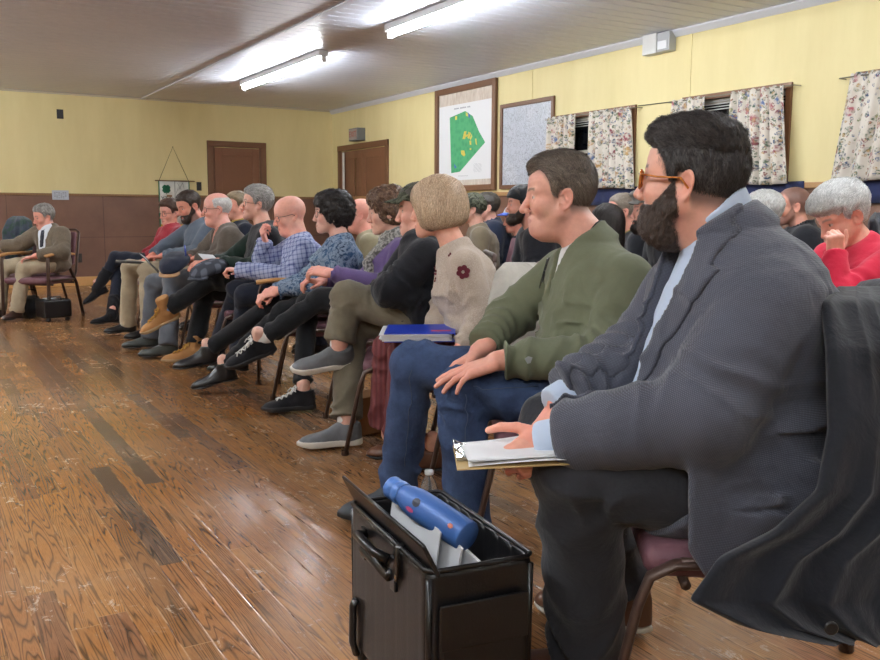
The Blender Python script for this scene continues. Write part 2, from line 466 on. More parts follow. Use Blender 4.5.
def head_color(q, h):
    n = len(q); base = np.array(srgb(h.get('skin', 'd9a48c')), f32); c = np.tile(base, (n, 1))
    ay = np.abs(q[:, 1]); x, z = q[:, 0], q[:, 2]
    def mixc(m, col, a=1.0):
        nonlocal c; m = (m * a)[:, None].astype(f32); c = c * (1 - m) + np.array(srgb(col), f32) * m
    red = np.array([1.06, .80, .78], f32)
    def tint(m, a): 
        nonlocal c; m = (m * a)[:, None].astype(f32); c = c * (1 - m) + c * red * m
    tint(1 - sst(np.sqrt((x - .07) ** 2 + (ay - .042) ** 2 + (z + .030) ** 2), .008, .036), .42)
    tint(1 - sst(np.sqrt((x - .105) ** 2 + ay ** 2 + (z + .036) ** 2), .006, .022), .45)
    tint(sst(ay, .072, .080) * (x < .02), .42)
    mot = noise(q, 35, 5) * .5 + .5
    tint(mot, .25)
    lips = 1 - sst(np.sqrt(((z + .0700) / .0095) ** 2 + (ay / .0235) ** 2), .8, 1.1)
    mixc(lips * (x > .07), h.get('lips', 'b0685f'), .75)
    mixc(brow_mask(q), h.get('brow', '4a382c'), h.get('browa', .8))
    if h.get('stubble'): mixc(beard_mask(q), h['stubble'][0], h['stubble'][1])
    if h.get('buzz'):
        zl = np.interp(x, [-.12, -.03, -.004, .0, .02, .035, .055, .10], [-.07, -.06, -.01, .0, -.02, .03, .058, .066])
        mixc(sst(z - zl, -.004, .030) * (1 - sst(ay, .0755, .078) * (x > -.04) * (z < .03)) , h['buzz'][0], h['buzz'][1])
    de = np.sqrt((x - .0690) ** 2 + (ay - .0325) ** 2 + (z + .001) ** 2)
    lash = (np.abs(de - .0138) < .0016) & (z + .001 > h.get('eye', .0056) - .001) & (z + .001 < h.get('eye', .0056) + .0016) & (x > .068)
    c[lash] = c[lash] * .35
    ey = (de < .0134) & (np.abs(z + .001) < h.get('eye', .0056) + .0002) & (x > .068)
    c[ey] = srgb('c4b8ae')
    gy = h.get('gaze', 0) * .0128
    ir = ey & (np.sqrt((np.abs(q[:, 1] - gy) - .0325) ** 2 + (z + .001) ** 2) < .0068)
    c[ir] = srgb(h.get('iris', '3a2c22'))
    return c
def hair_th(q, st):
    """thickness of the hair cap at a head point"""
    x, z = q[:, 0], q[:, 2]; ay = np.abs(q[:, 1]); k = st['style']; t = st.get('th', .016)
    if k in ('short', 'crew', 'fringe', 'full'):
        hl = st.get('line', .060)
        zl = np.interp(x, [-.12, -.06, -.030, -.022, .004, .012, .026, .034, .048, .060, .11],
                       [-.078, -.072, -.050, .012, .018, -.008, -.006, .030, hl - .012, hl, hl + .006]).astype(f32)
        if st.get('recede'): zl = zl + st['recede'] * sst(ay, .015, .04) * sst(x, .02, .05) * .03
        m = sst(z - zl, -.002, st.get('fade', .030))
        th = t * (.38 + .62 * sst(z, -.01, .07)) 
        th = th + st.get('top', 0) * sst(z, .07, .115)
        th = th + st.get('quiff', 0) * sst(x, .02, .075) * sst(z, .05, .08)
        if k == 'fringe': m = m * (1 - sst(z, st.get('bald', .035) - .01, st.get('bald', .035) + .045)) * (1 - sst(x, -.03, .05)) * 1.0
        return np.where(m > .02, th * m, -.006)
    return np.full(len(q), t, f32)
def hair_sdf(q, st):
    q = np.ascontiguousarray(q); k = st['style']; sd = st.get('seed', 1)
    x, z = q[:, 0], q[:, 2]; ay = np.abs(q[:, 1])
    if k in ('short', 'crew', 'fringe', 'full'):
        d = skull(q) - hair_th(q, st).astype(f32)
        tex = noise(q * A(1.0, 1.6, 1.2), st.get('clump', 55), sd) * st.get('tex', .0035) + noise(q * A(.7, 1.5, .8), 140, sd) * st.get('tex', .0035) * .5
        return d - (tex * sst(hair_th(q, st), .003, .010)).astype(f32)
    if k == 'bob':
        L = st.get('len', -.085)
        o = smin(ell(q, (-.016, 0, .030), (.108, .094, .104)), ell(q, (-.018, 0, -.030), (.104 * st.get('puff', 1), .096 * st.get('puff', 1), .085)), .04)
        o = smin(o, ell(q, (.045, 0, .045), (.055, .070, .060)), .03)
        o = smax(o, (L - z) - x * st.get('slope', .15), .02)
        face = ell(q, (.105, 0, -.045), (.070, .056, .090))
        o = smax(o, -face, .012)
        st1 = noise(q * A(1.4, 1.4, .12), 50, sd) * .0030 + noise(q * A(1.2, 1.2, .10), 120, sd) * .0006
        return o - st1.astype(f32)
    if k == 'curly':
        o = smin(ell(q, (-.022, 0, .034), (.106, .092, .100)), ell(q, (-.035, 0, -.015), (.085, .088, .075)), .04)
        o = smin(o, ell(q, (.035, 0, .065), (.060, .070, .055)), .03)
        o = smax(o, -ell(q, (.105, 0, -.030), (.072, .064, .086)), .015)
        o = smax(o, -ell(mir(q), (.005, .100, -.030), (.024, .035, .030)), .01) if st.get('showear') else o
        r = np.abs(noise(q, 38, sd)); r2 = np.abs(noise(q, 75, sd + 3))
        return o + (r * .012 + r2 * .008 - .008).astype(f32) * st.get('amp', 1.0)
    if k == 'long':
        o = smin(ell(q, (-.016, 0, .030), (.106, .088, .100)), ell(q, (-.055, 0, -.08), (.062, .085, .13)), .04)
        o = smax(o, -ell(q, (.105, 0, -.045), (.085, .062, .105)), .012)
        o = smax(o, -.19 - z, .02)
        return o - (noise(q * A(1.4, 1.4, .12), 70, sd) * .003).astype(f32)
def strands(mesh_v, mesh_f, sdf, n, L, w, flow, col, var=.22, seg=4, lift=.004, curl=0, keep=None, sd=0, jit=.2, tilt=.3):
    """hair strands as tapered ribbons laid along the flow over the cap; head-local coordinates"""
    rg = np.random.default_rng(sd)
    v = mesh_v; f = mesh_f
    a = np.linalg.norm(np.cross(v[f[:, 1]] - v[f[:, 0]], v[f[:, 2]] - v[f[:, 0]]), axis=1) + 1e-12
    i = rg.choice(len(f), n, p=a / a.sum())
    r1, r2 = rg.random((n, 1)), rg.random((n, 1))
    p = (v[f[i, 0]] * (1 - r1) + v[f[i, 1]] * r1) * (1 - r2) + (v[f[i, 3]] * (1 - r1) + v[f[i, 2]] * r1) * r2
    if keep is not None:
        kk = keep(p); p = p[kk]; n = len(p)
    p = p.astype(f32); e = f32(.002)
    def grad(x):
        g = np.stack([sdf(x + A(*(e if k == j else 0 for k in range(3)))) - sdf(x - A(*(e if k == j else 0 for k in range(3)))) for j in range(3)], 1)
        return g / np.maximum(ln(g), 1e-6)[:, None]
    rows = []; off = rg.normal(0, jit, (n, 3)).astype(f32)
    for s in range(seg + 1):
        g = grad(p); d = sdf(p)
        t = s / seg
        p = p - g * (d - f32(.0006 + lift * t * (.4 + .6 * rg.random())))[:, None] * f32(.9)
        fl = flow(p) + off + (np.stack([np.sin(s * 2.1 + off[:, k] * 30) for k in range(3)], 1) * curl if curl else 0)
        fl = fl - (fl * g).sum(1)[:, None] * g; fl = fl / np.maximum(ln(fl), 1e-6)[:, None]
        side = np.cross(g, fl); ww = w * (1 - .8 * t)
        tw = side * f32(.9) + g * f32(tilt) * np.sign(off[:, :1])
        rows.append((p - tw * ww, p + tw * ww))
        p = p + fl.astype(f32) * f32(L / seg)
    V = np.stack([x for r in rows for x in r], 1).reshape(-1, 3)      # n, 2*(seg+1), 3
    m = 2 * (seg + 1); b = np.arange(n)[:, None] * m
    F = np.concatenate([np.concatenate([b + 2 * s, b + 2 * s + 1, b + 2 * s + 3, b + 2 * s + 2], 1) for s in range(seg)])
    cc = np.array(col, f32)[None] * (1 + rg.normal(0, var, (n, 1))).clip(.35, 2.2)
    C = np.repeat(cc, m, 0)
    return V, F, C
def hand_chain(H):
    """list of (a, b, r1, r2) for the fingers in world space, plus palm frame"""
    s = H.get('s', 1.0); o = np.asarray(H['o'], float); d = nrm(H['d']); n = nrm(np.asarray(H['n'], float) - (np.asarray(H['n'], float) @ d) * d)
    side = np.cross(n, d) * (1 if H['side'] == 'R' else -1)
    cu = H.get('curl', .35); sp = H.get('spread', .12)
    if not isinstance(cu, (list, tuple)): cu = [cu * .85, cu, cu * 1.05, cu * 1.1]
    out = []
    def P(x, y, z): return o + (d * x + side * y + n * z) * s
    for k, (y, x, Ls) in enumerate(((.030, .086, (.042, .026, .021)), (.010, .090, (.046, .029, .022)), (-.011, .087, (.042, .027, .021)), (-.030, .078, (.033, .021, .019)))):
        p = P(x, y, -.002); a = 0; yy = (y / .03) * sp
        for j, L in enumerate(Ls):
            a += cu[k] * (1.0, 1.35, .9)[j]
            dr = nrm(d * math.cos(a) + side * yy * math.cos(a) - n * math.sin(a))
            q = p + dr * L * s; r0 = (.0098, .0088, .0080)[j] * (.88 if k == 3 else 1); r1 = (.0088, .0080, .0068)[j] * (.88 if k == 3 else 1)
            out.append((p, q, r0 * s, r1 * s, k)); p = q
    tc = H.get('thumb', .3)
    p = P(.018, .026, -.008); a = 0; td = nrm(d * .62 + side * .72 - n * .32)
    for j, L in enumerate((.046, .034, .027)):
        dr = nrm(td * math.cos(a) + (d * .8 - side * .55 - n * .2) * math.sin(a)); q = p + dr * L * s
        out.append((p, q, (.0150, .0112, .0100)[j] * s, (.0112, .0100, .0078)[j] * s, 4)); p = q; a += tc
    return out, (o, d, side, n, s)
def hand_sdf(p, H):
    ch, (o, d, side, n, s) = H['_c'] if '_c' in H else H.setdefault('_c', hand_chain(H))
    R = np.array([d, side, n])
    palm = rbox(p, o + d * .046 * s - n * .004 * s, R, (.048 * s, .040 * s, .0135 * s), .0125 * s)
    palm = smin(palm, rc(p, o + d * .02 * s + side * .022 * s - n * .012 * s, o + d * .06 * s + side * .026 * s - n * .010 * s, .015 * s, .013 * s), .01)
    palm = smin(palm, rc(p, o - d * .03 * s, o + d * .01 * s, .026 * s, .024 * s), .012 * s)
    res = palm
    for f in range(5):
        fd = None
        for a, b, r1, r2, k in ch:
            if k == f:
                x = rc(p, a, b, r1, r2); fd = x if fd is None else smin(fd, x, .003)
        res = smin(res, fd, .007 if f < 4 else .010)
    return res
class Shoe:
    def __init__(s, ankle, toe, up=None, style='dress', sc=1.0):
        s.o = np.asarray(ankle, float); f = nrm(toe); up = np.array([0, 0, 1.]) if up is None else np.asarray(up, float)
        s.R = frame(f, up); s.style = style; s.sc = sc
    def loc(s, p): return ((p - s.o.astype(f32)) @ s.R.T.astype(f32)) / f32(s.sc)
    def wid(s, x): return np.interp(x, [-.070, -.060, -.045, 0, .06, .12, .165, .19, .207, .213], [.004, .020, .029, .033, .035, .043, .042, .032, .016, .002]).astype(f32)
    def sole(s, p):
        q = s.loc(p); x = q[:, 0]; th = {'sneaker': .028, 'boot': .026, 'dress': .014, 'slip': .030, 'ankle': .014}[s.style]
        w = s.wid(x) + (.005 if s.style != 'dress' else .003)
        d2 = (np.abs(q[:, 1]) - w) * .85
        arch = np.interp(x, [-.07, -.02, .0, .05, .1, .16, .215], [0, 0, .006 if s.style in ('dress', 'boot', 'ankle') else 0, .008 if s.style in ('dress', 'boot', 'ankle') else 0.001, 0, 0, .010]).astype(f32)
        zc = -.088 + th / 2; hz = np.abs(q[:, 2] - zc - arch * .5) - (th / 2 - arch * .5)
        d3 = np.maximum(x - .217, -x - .074)
        return smax(smax(d2, hz, .006), d3, .006) * f32(s.sc)
    def upper(s, p):
        q = s.loc(p); x = q[:, 0]
        tall = {'boot': .09, 'sneaker': .012, 'slip': .006, 'dress': -.004, 'ankle': .03}[s.style]
        h = np.interp(x, [-.072, -.05, .02, .045, .08, .12, .16, .19, .21], [.050, .085, .090, .085, .062, .048, .040, .030, .012]).astype(f32)
        w = s.wid(x) * 1.0 + .001
        z = q[:, 2] + .074
        k = (np.abs(q[:, 1] / w) ** 2.4 + np.abs(np.maximum(z, 0) / h) ** 2.4) ** (1 / 2.4)
        d = (k - 1) * np.minimum(w, h) * .8
        d = smax(d, -z, .004); d = smax(d, np.maximum(x - .212, -x - .071), .004)
        top = tall
        shaft = limb(q, (-.012, 0, -.03), (-.018, 0, max(top, .0) + .01), .043, .046 if s.style == 'boot' else .040, fold=(.004, 3, 2.2, 'all') if s.style == 'boot' else None)
        d = smin(d, smax(shaft, q[:, 2] - top, .004), .02)
        return d * f32(s.sc)
    def foot(s, p):
        q = s.loc(p)
        return smin(rc(q, (-.02, 0, -.035), (.10, 0, -.055), .026, .018), rc(q, (-.01, 0, -.03), (-.01, 0, .05), .030, .034), .02) * f32(s.sc)
class Torso:
    def __init__(s, pel, neck, latp, latn, ts, ws, ds, fs):
        s.a = np.asarray(pel, float); s.b = np.asarray(neck, float); s.lp = np.asarray(latp, float); s.ln = np.asarray(latn, float)
        s.ts, s.ws, s.ds, s.fs = ts, np.array(ws, float), np.array(ds, float), np.array(fs, float)
    def sdf(s, p, g=0.0, cap=.07): return loft(p, s.a, s.b, s.lp, s.ln, s.ts, s.ws + g, s.ds + g, s.fs, cap)
    def co(s, p):
        ax = s.b - s.a; L = np.linalg.norm(ax); ax = ax / L; q = p - s.a.astype(f32)
        t = q @ ax.astype(f32) / f32(L); tc = np.clip(t, 0, 1)
        la, lb = nrm(s.lp - (s.lp @ ax) * ax), nrm(s.ln - (s.ln @ ax) * ax)
        lat = la.astype(f32) * (1 - tc)[:, None] + lb.astype(f32) * tc[:, None]; lat /= ln(lat)[:, None]
        fw = np.cross(lat, ax.astype(f32))
        return t, (q * lat).sum(1), (q * fw).sum(1) - np.interp(tc, s.ts, s.fs).astype(f32)
    def pt(s, t, u, v):
        ax = s.b - s.a; L = np.linalg.norm(ax); axn = ax / L
        la, lb = nrm(s.lp - (s.lp @ axn) * axn), nrm(s.ln - (s.ln @ axn) * axn)
        lat = nrm(la * (1 - t) + lb * t); fw = np.cross(lat, axn)
        return s.a + ax * t + lat * u + fw * (v + np.interp(t, s.ts, s.fs))
def joints(S):
    """solve a person's joints from the surveyed points"""
    s = S.get('s', 1.0); J = {}
    if 't' in S:
        for k, v in list(S.items()):
            if isinstance(v, tuple) and len(v) == 3 and all(isinstance(x, (int, float)) for x in v) and k not in ('hd',): S[k] = (v[0], v[1], float(v[2] + S['t']))
    J['pel'] = RES(S['pel']); J['yaw'] = S['yaw']; f = yawv(S['yaw']); lat = yawv(S['yaw'] + 90)
    J['f'], J['lat'] = f, lat
    J['neck'] = RES(S['neck'], J['pel'], .50 * s)
    cy = S.get('cyaw', S['yaw']); clat = yawv(cy + 90); J['cf'], J['clat'] = yawv(cy), clat
    tilt = S.get('tilt', 0)   # shoulders tilt: left shoulder up (+)
    sh = S.get('sh', .175) * s
    for sd, sg in (('L', 1), ('R', -1)):
        if 'hip' + sd in S: J['hip' + sd] = RES(S['hip' + sd], J['pel'], .09)
        else: J['hip' + sd] = J['pel'] + lat * sg * .092 * s
        J['sh' + sd] = J['neck'] + clat * sg * sh - np.array([0, 0, (.055 + S.get('shd', 0)) * s]) + np.array([0, 0, tilt * sg]) + J['cf'] * S.get('shf', .0)
        if 'sh' + sd + 'p' in S: J['sh' + sd] = RES(S['sh' + sd + 'p'], J['neck'], sh)
        for a, b, L in (('el', 'sh', .285), ('wr', 'el', .255), ('kn', 'hip', .43), ('an', 'kn', .415)):
            key = a + sd
            if key in S:
                v = S[key]
                if v[0] == 'F':   # base joint, forward, left, absolute height
                    q = J[v[1]] + f * v[2] + lat * v[3]; q[2] = v[4]; J[key] = q; continue
                J[key] = np.asarray(v[1], float) if v[0] == 'w' else J[v[1]] + np.asarray(v[2], float) if v[0] == 'r' else RES(v, J[b + sd], L * s)
    hs = S.get('hs', 1.0)
    J['head'] = RES(S['head'], J['neck'], .165 * s)
    J['R'] = head_frame(*S['hd']); J['hs'] = hs
    return J
def report(n, J):
    print('PERSON', n, {k: tuple(np.round(v, 2)) for k, v in J.items() if isinstance(v, np.ndarray) and v.shape == (3,) and k not in ('f', 'lat', 'cf', 'clat')},
          'torso %.2f head %.2f' % (np.linalg.norm(J['neck'] - J['pel']), np.linalg.norm(J['head'] - J['neck'])),
          {k: round(float(np.linalg.norm(J[k] - J[b + k[2:]])), 2) for k, b in (('elL', 'sh'), ('elR', 'sh'), ('wrL', 'el'), ('wrR', 'el'), ('knL', 'hip'), ('knR', 'hip'), ('anL', 'kn'), ('anR', 'kn')) if k in J})
FRAMES = {
 'man': dict(ts=[0, .2, .4, .6, .8, .92, 1.02], ws=[.165, .158, .150, .160, .150, .105, .062], ds=[.110, .118, .112, .112, .100, .078, .055], fs=[0, .0, -.01, -.02, -.02, -.01, 0]),
 'big': dict(ts=[0, .2, .4, .6, .8, .92, 1.02], ws=[.205, .205, .200, .195, .175, .125, .070], ds=[.140, .165, .170, .155, .130, .095, .065], fs=[.02, .04, .03, .0, -.02, -.02, 0]),
 'woman': dict(ts=[0, .2, .4, .6, .8, .92, 1.02], ws=[.170, .150, .130, .138, .128, .090, .050], ds=[.110, .105, .095, .115, .090, .065, .045], fs=[0, .0, 0, .005, -.01, -.01, 0]),
}
LIMBS = {'man': dict(th=(.084, .060), sh=(.056, .042), ua=(.052, .042), fa=(.041, .028)), 'big': dict(th=(.108, .076), sh=(.070, .048), ua=(.068, .054), fa=(.052, .033)), 'woman': dict(th=(.080, .055), sh=(.052, .036), ua=(.045, .036), fa=(.036, .024))}
def build_body(S, J, root, res):
    """the one continuous skin surface: head, neck, trunk, arms, hands, legs"""
    h = S['h']; hs = J['hs']; R = J['R'].astype(f32); ho = J['head'].astype(f32)
    if 'hair' in S and S['hair']['style'] in ('short', 'crew') and 'buzz' not in h: h['buzz'] = (S['hair']['col'], .75)
    bt = S.get('build', 'man'); T = FRAMES[bt]; Lm = LIMBS[bt]
    wd = S.get('wide', 1.0)
    tor = Torso(J['pel'], J['neck'], J['lat'], J['clat'], T['ts'], np.array(T['ws']) * wd, np.array(T['ds']) * S.get('deep', wd), np.array(T['fs']) + S.get('slouch', 0) * np.sin(np.array(T['ts']) * 3.1))
    J['tor'] = tor
    nb = J['neck']; neckr = h.get('neck', .052 if bt != 'woman' else .044)
    def toh(p): return ((p - ho) @ R.T) / f32(hs)
    nl = (J['neck'] - J['head']) @ J['R'].T / hs
    hands = S.get('hands', {})
    HH = []
    for sd in 'LR':
        if 'wr' + sd in J:
            H = dict(hands.get(sd, {})); H['o'] = J['wr' + sd] + np.asarray(H.get('off', (0, 0, 0)), float); H['side'] = sd
            H.setdefault('d', nrm(J['wr' + sd] - J['el' + sd])); H.setdefault('n', (0, 0, 1)); H['s'] = H.get('s', 1.0) * S.get('hsz', 1.0)
            HH.append(H); J['H' + sd] = H; hand_sdf(np.zeros((1, 3), f32), H)
    def trunk(p):
        d = tor.sdf(p, -.022)
        for sd in 'LR':
            d = smin(d, rc(p, nb - A(0, 0, .03), J['sh' + sd], .055, .042), .03)
            if 'el' + sd in J:
                d = smin(d, rc(p, J['sh' + sd], J['el' + sd], Lm['ua'][0] - .012, Lm['ua'][1] - .010), .02)
                d = smin(d, rc(p, J['el' + sd], J['wr' + sd], Lm['fa'][0] - .006, Lm['fa'][1] - .002), .01)
            if 'kn' + sd in J:
                d = smin(d, rc(p, J['hip' + sd], J['kn' + sd], Lm['th'][0] - .014, Lm['th'][1] - .012), .03)
                d = smin(d, rc(p, J['kn' + sd], J['an' + sd], Lm['sh'][0] - .012, Lm['sh'][1] - .010), .02)
        for shn in J.get('shoes', []): d = smin(d, shn.foot(p), .02)
        return d
    def f(p):
        d = trunk(p)
        near = ln(p - ho) < .26 * hs
        if near.any():
            q = toh(p[near]); hd = head_sdf(q, h)
            hd = smin(hd, rc(q, (-.016, 0, -.045), nl + np.array([0, 0, -.01]), neckr + .002, neckr + .008), .022) * f32(hs)
            x = d[near]; d[near] = smin(x, hd, .025)
        far = ~near
        if far.any(): d[far] = np.minimum(d[far], ln(p[far] - ho) - .15)
        for H in HH:
            nr = ln(p - np.asarray(H['o'], f32)) < .24
            if nr.any():
                x = d[nr]; d[nr] = smin(x, hand_sdf(p[nr], H), .012)
        return d
    pts = [J[k] for k in J if isinstance(J[k], np.ndarray) and J[k].shape == (3,) and k not in ('f', 'lat', 'cf', 'clat')]
    lo = np.min(pts, 0) - .24; hi = np.max(pts, 0) + .24
    for shn in J.get('shoes', []):
        lo = np.minimum(lo, shn.o - .2); hi = np.maximum(hi, shn.o + .2)
    hc = J['head'] + J['R'][2] * -.01
    fine = [(J['head'] - .15 * hs, J['head'] + .15 * hs, res[1])]
    for H in HH:
        if res[2] < res[0]: 
            pp = np.array([c[1] for c in H['_c'][0]] + [H['o']]); fine.append((pp.min(0) - .015, pp.max(0) + .015, res[2]))
    v, q = sdf_mesh(f, lo, hi, res[0], fine, margin=.012)
    c = np.tile(np.array(srgb(h.get('skin', 'd9a48c')), f32), (len(v), 1))
    near = ln(v - ho) < .2 * hs
    c[near] = head_color(toh(v[near]), h)
    for H in HH:   # nails
        for a, b, r1, r2, k in H['_c'][0]:
            pass
        nr = ln(v - np.asarray(H['o'], f32)) < .24
        c[nr] = c[nr] * A(1.05, .93, .92)
    o = np_obj('body', v, q, SKIN, root, col=c)
    return o
def build_hair(S, J, root, res=None, name='hair'):
    st = S.get('hair')
    if not st: return
    R = J['R'].astype(f32); ho = J['head'].astype(f32); hs = J['hs']
    r = st.get('res', .004)
    v, q = sdf_mesh(lambda p: hair_sdf(p, st), (-.16, -.13, -.22), (.13, .13, .19), r, margin=.012)
    if st['style'] in ('short', 'crew', 'fringe', 'full'):   # drop what lies under the skin
        inside = hair_th(v, st) < -.003; keep = ~inside[q].all(1); q = q[keep]
    if st['style'] == 'fringe' : pass
    base = np.array(srgb(st['col']), f32)
    n = noise(v * A(.7, 1.4, .6), 80, 4)[:, None] * .25 + 1
    if 'col2' in st:
        m = sst(noise(v * A(1.2, 1.2, .15), 60, 9), -.1, .35)[:, None] * st.get('mix2', .8)
        cb = base * (1 - m) + np.array(srgb(st['col2']), f32) * m
    else: cb = np.tile(base, (len(v), 1))
    V, F, C = [v], [q], [cb * n * .9]
    if st.get('n', 0):
        flow = st.get('flow') or (lambda p: np.tile(A(-.5, 0, -.8), (len(p), 1)))
        keep = (lambda p: hair_th(p, st) > .002) if st['style'] in ('short', 'crew', 'fringe', 'full') else None
        for ci, cc in enumerate([st['col']] + ([st['col2']] if 'col2' in st else [])):
            nn = st['n'] // (2 if 'col2' in st else 1)
            a, b, c = strands(v, q, lambda p: hair_sdf(p, st), nn, st.get('L', .03), st.get('w', .0007), flow, srgb(cc), lift=st.get('lift', .004), seg=st.get('seg', 4), curl=st.get('curl', 0), keep=keep, sd=ci + 5, jit=st.get('jit', .18), tilt=st.get('tilt', .3), var=st.get('var', .22))
            F.append(b + sum(len(x) for x in V)); V.append(a); C.append(c)
    V = np.concatenate(V) * hs @ R + ho
    o = np_obj(name, V, F, HAIR, root, col=np.concatenate(C)); return o
def build_beard(S, J, root, bd):
    R = J['R'].astype(f32); ho = J['head'].astype(f32); hs = J['hs']; h = S['h']
    def f(q):
        q = np.ascontiguousarray(q); m = beard_mask(q)
        th = bd.get('th', .008) * m * (1 + bd.get('chin', .8) * sst(q[:, 0], .02, .06) * sst(-q[:, 2], .07, .11))
        return head_sdf(q, h) - np.where(m > .04, th, -.004).astype(f32) - (noise(q, 120, 2) * .0016 + noise(q, 260, 5) * .001) * m
    v, q = sdf_mesh(f, (-.05, -.11, -.18), (.14, .11, .03), bd.get('res', .0035), margin=.01)
    m = beard_mask(v) > .05; q = q[m[q].any(1)]
    V, F, C = [v], [q], [np.tile(np.array(srgb(bd['col']), f32), (len(v), 1)) * (1 + .3 * noise(v, 90, 1)[:, None])]
    if bd.get('n'):
        a, b, c = strands(v, q, f, bd['n'], bd.get('L', .014), .0006, lambda p: np.tile(A(.25, 0, -1), (len(p), 1)), srgb(bd['col']), lift=.005, keep=lambda p: beard_mask(p) > .1)
        F.append(b + len(v)); V.append(a); C.append(c)
    return np_obj('beard', np.concatenate(V) * hs @ R + ho, F, HAIR, root, col=np.concatenate(C))
def glasses(J, root, mat, rim=.0018, w=.024, hgt=.018, thick=None, lensm=None, z0=-.004, x0=.092, half=.034, round_=3.0, temple=.002, wide=.074):
    R = J['R']; hs = J['hs']; o = J['head']
    def W(x, y, z): return o + (R[0] * x + R[1] * y + R[2] * z) * hs
    mb = MB(); ml = MB()
    for sg in (1, -1):
        pts = []
        for k in range(24):
            a = k * 2 * math.pi / 24; ca, sa = math.cos(a), math.sin(a)
            y = half + w * abs(ca) ** (2 / round_) * (1 if ca > 0 else -1); z = z0 + hgt * abs(sa) ** (2 / round_) * (1 if sa > 0 else -1)
            pts.append(W(x0 - max(0, y - .02) * .30, sg * y, z))
        mb.tube(pts, rim * hs, 8, close=True)
        c = sum(pts) / 24
        ml.add([c + R[0] * .0004] + [p for p in pts], [(0, 1 + k, 1 + (k + 1) % 24) for k in range(24)])
        yo = half + w
        mb.tube([W(x0 - .012, sg * yo, z0 + hgt * .55), W(x0 - .020, sg * (wide - .002), z0 + hgt * .5), W(.045, sg * wide, z0 + hgt * .35), W(-.004, sg * (wide + .004), z0 + .008), W(-.022, sg * (wide + .005), z0 - .012)], temple * hs, 8, flat=(temple * .7 * hs, temple * 1.8 * hs, R[1]) if thick else None)
    mb.tube([W(x0, -.012, z0 + .004), W(x0 + .003, 0, z0 + .007), W(x0, .012, z0 + .004)], rim * hs, 8)
    g = mb.build('glasses', mat, root, smooth=True)
    if lensm: ml.build('lens', lensm, g)
    return g
def garment(name, f, pts, root, mat, res, pad=.16, col=None, margin=.02, fine=()):
    lo = np.min(pts, 0) - pad; hi = np.max(pts, 0) + pad
    v, q = sdf_mesh(f, lo, hi, res, fine, margin=margin)
    c = col(v) if col else None
    return np_obj(name, v, q, mat, root, col=c)
def top_sdf(S, J, g=.0, sleeve=(.052, .043, .041, .034), folds=(.006, .008), hem=-.02, sd=1.0, torsof=.010, cuts=None, collar=None, sl_end=0.0, sleeves=True, shoulder=1.0, chestfold=.004):
    tor = J['tor']; bt = S.get('build', 'man')
    def f(p):
        d = tor.sdf(p, g)
        m = np.abs(d) < .05
        if m.any():
            pm = p[m]
            t_, u_, v_ = tor.co(pm)
            wq = pm + A(.03, .03, .03) * noise(pm, 7, sd + 5)[:, None]
            n1 = noise(wq * A(1, 1, 2.4), 8, sd * 7.1); rid = (1 - np.abs(n1) * 2.2).clip(-.6, 1)
            n2 = noise(wq * A(1.6, 1.6, 1), 15, sd * 3.1); rid2 = (1 - np.abs(n2) * 2.5).clip(-.5, 1)
            d[m] -= (torsof * (rid * np.abs(rid) - .2) * sst(-t_, -.98, -.6) + chestfold * rid2 * (.4 + .6 * sst(-t_, -.9, -.4))).astype(f32)
        for s in 'LR':
            d = smin(d, rc(p, J['neck'] - np.array([0, 0, .035]), J['sh' + s] + np.array([0, 0, -.002]), .050 * shoulder + g, sleeve[0] - .004 + g), .045)
        d = smax(d, plane(p, tor.a + (tor.b - tor.a) * hem, tor.a - tor.b), .01)
        nk = J['neck']; hd = nrm(J['head'] - nk)
        d = smax(d, plane(p, nk + hd * .035, hd), .01)
        if cuts is not None: d = cuts(p, d)
        for s in 'LR':
            a = J['sh' + s]
            if 'el' + s in J and sleeves:
                e, w = J['el' + s], J['wr' + s]
                am = limb(p, a, e, sleeve[0] + g, sleeve[1] + g, fold=(folds[0], 3.5, sd + 1, 'end'))
                am = smin(am, sph(p, e, sleeve[1] + g - .002), .01)
                wd = nrm(w - e); w2 = w + wd * sl_end
                fa = limb(p, e, w2, sleeve[2] + g, sleeve[3] + g, fold=(folds[1], 4.5, sd + 2, 'both'))
                fa = smax(fa, plane(p, w2, wd), .006)
                am = smin(am, fa, .02)
                x = am - d; tt = (p - a.astype(f32)) @ nrm(e - a).astype(f32)
                d = smin(d, am, .025) + (.0035 * np.exp(-(x / .005) ** 2) * (tt < .16) * (folds[0] > 0)).astype(f32)
        if collar is not None:
            cc = collar(p)
            if cuts is not None: cc = cuts(p, cc)
            d = smin(d, cc, .008)
        return d
    return f
def with_skirt(base, tro, J, ahead=.10, g=.012, below=-.16, k=.02, tail=None, slant=0):
    """lets a jacket or jumper hang over the hips and the start of the thighs"""
    f = J['f']
    def fn(p):
        d = base(p); sk = tro(p) - g
        sk = smax(sk, plane(p, J['pel'] + f * ahead, f - np.array([0, 0, slant])), .012); sk = smax(sk, plane(p, J['pel'] + np.array([0, 0, below]), (0, 0, -1)), .01)
        d = smin(d, sk, k)
        if tail is not None: d = smin(d, tail(p), .02)
        return d
    return fn
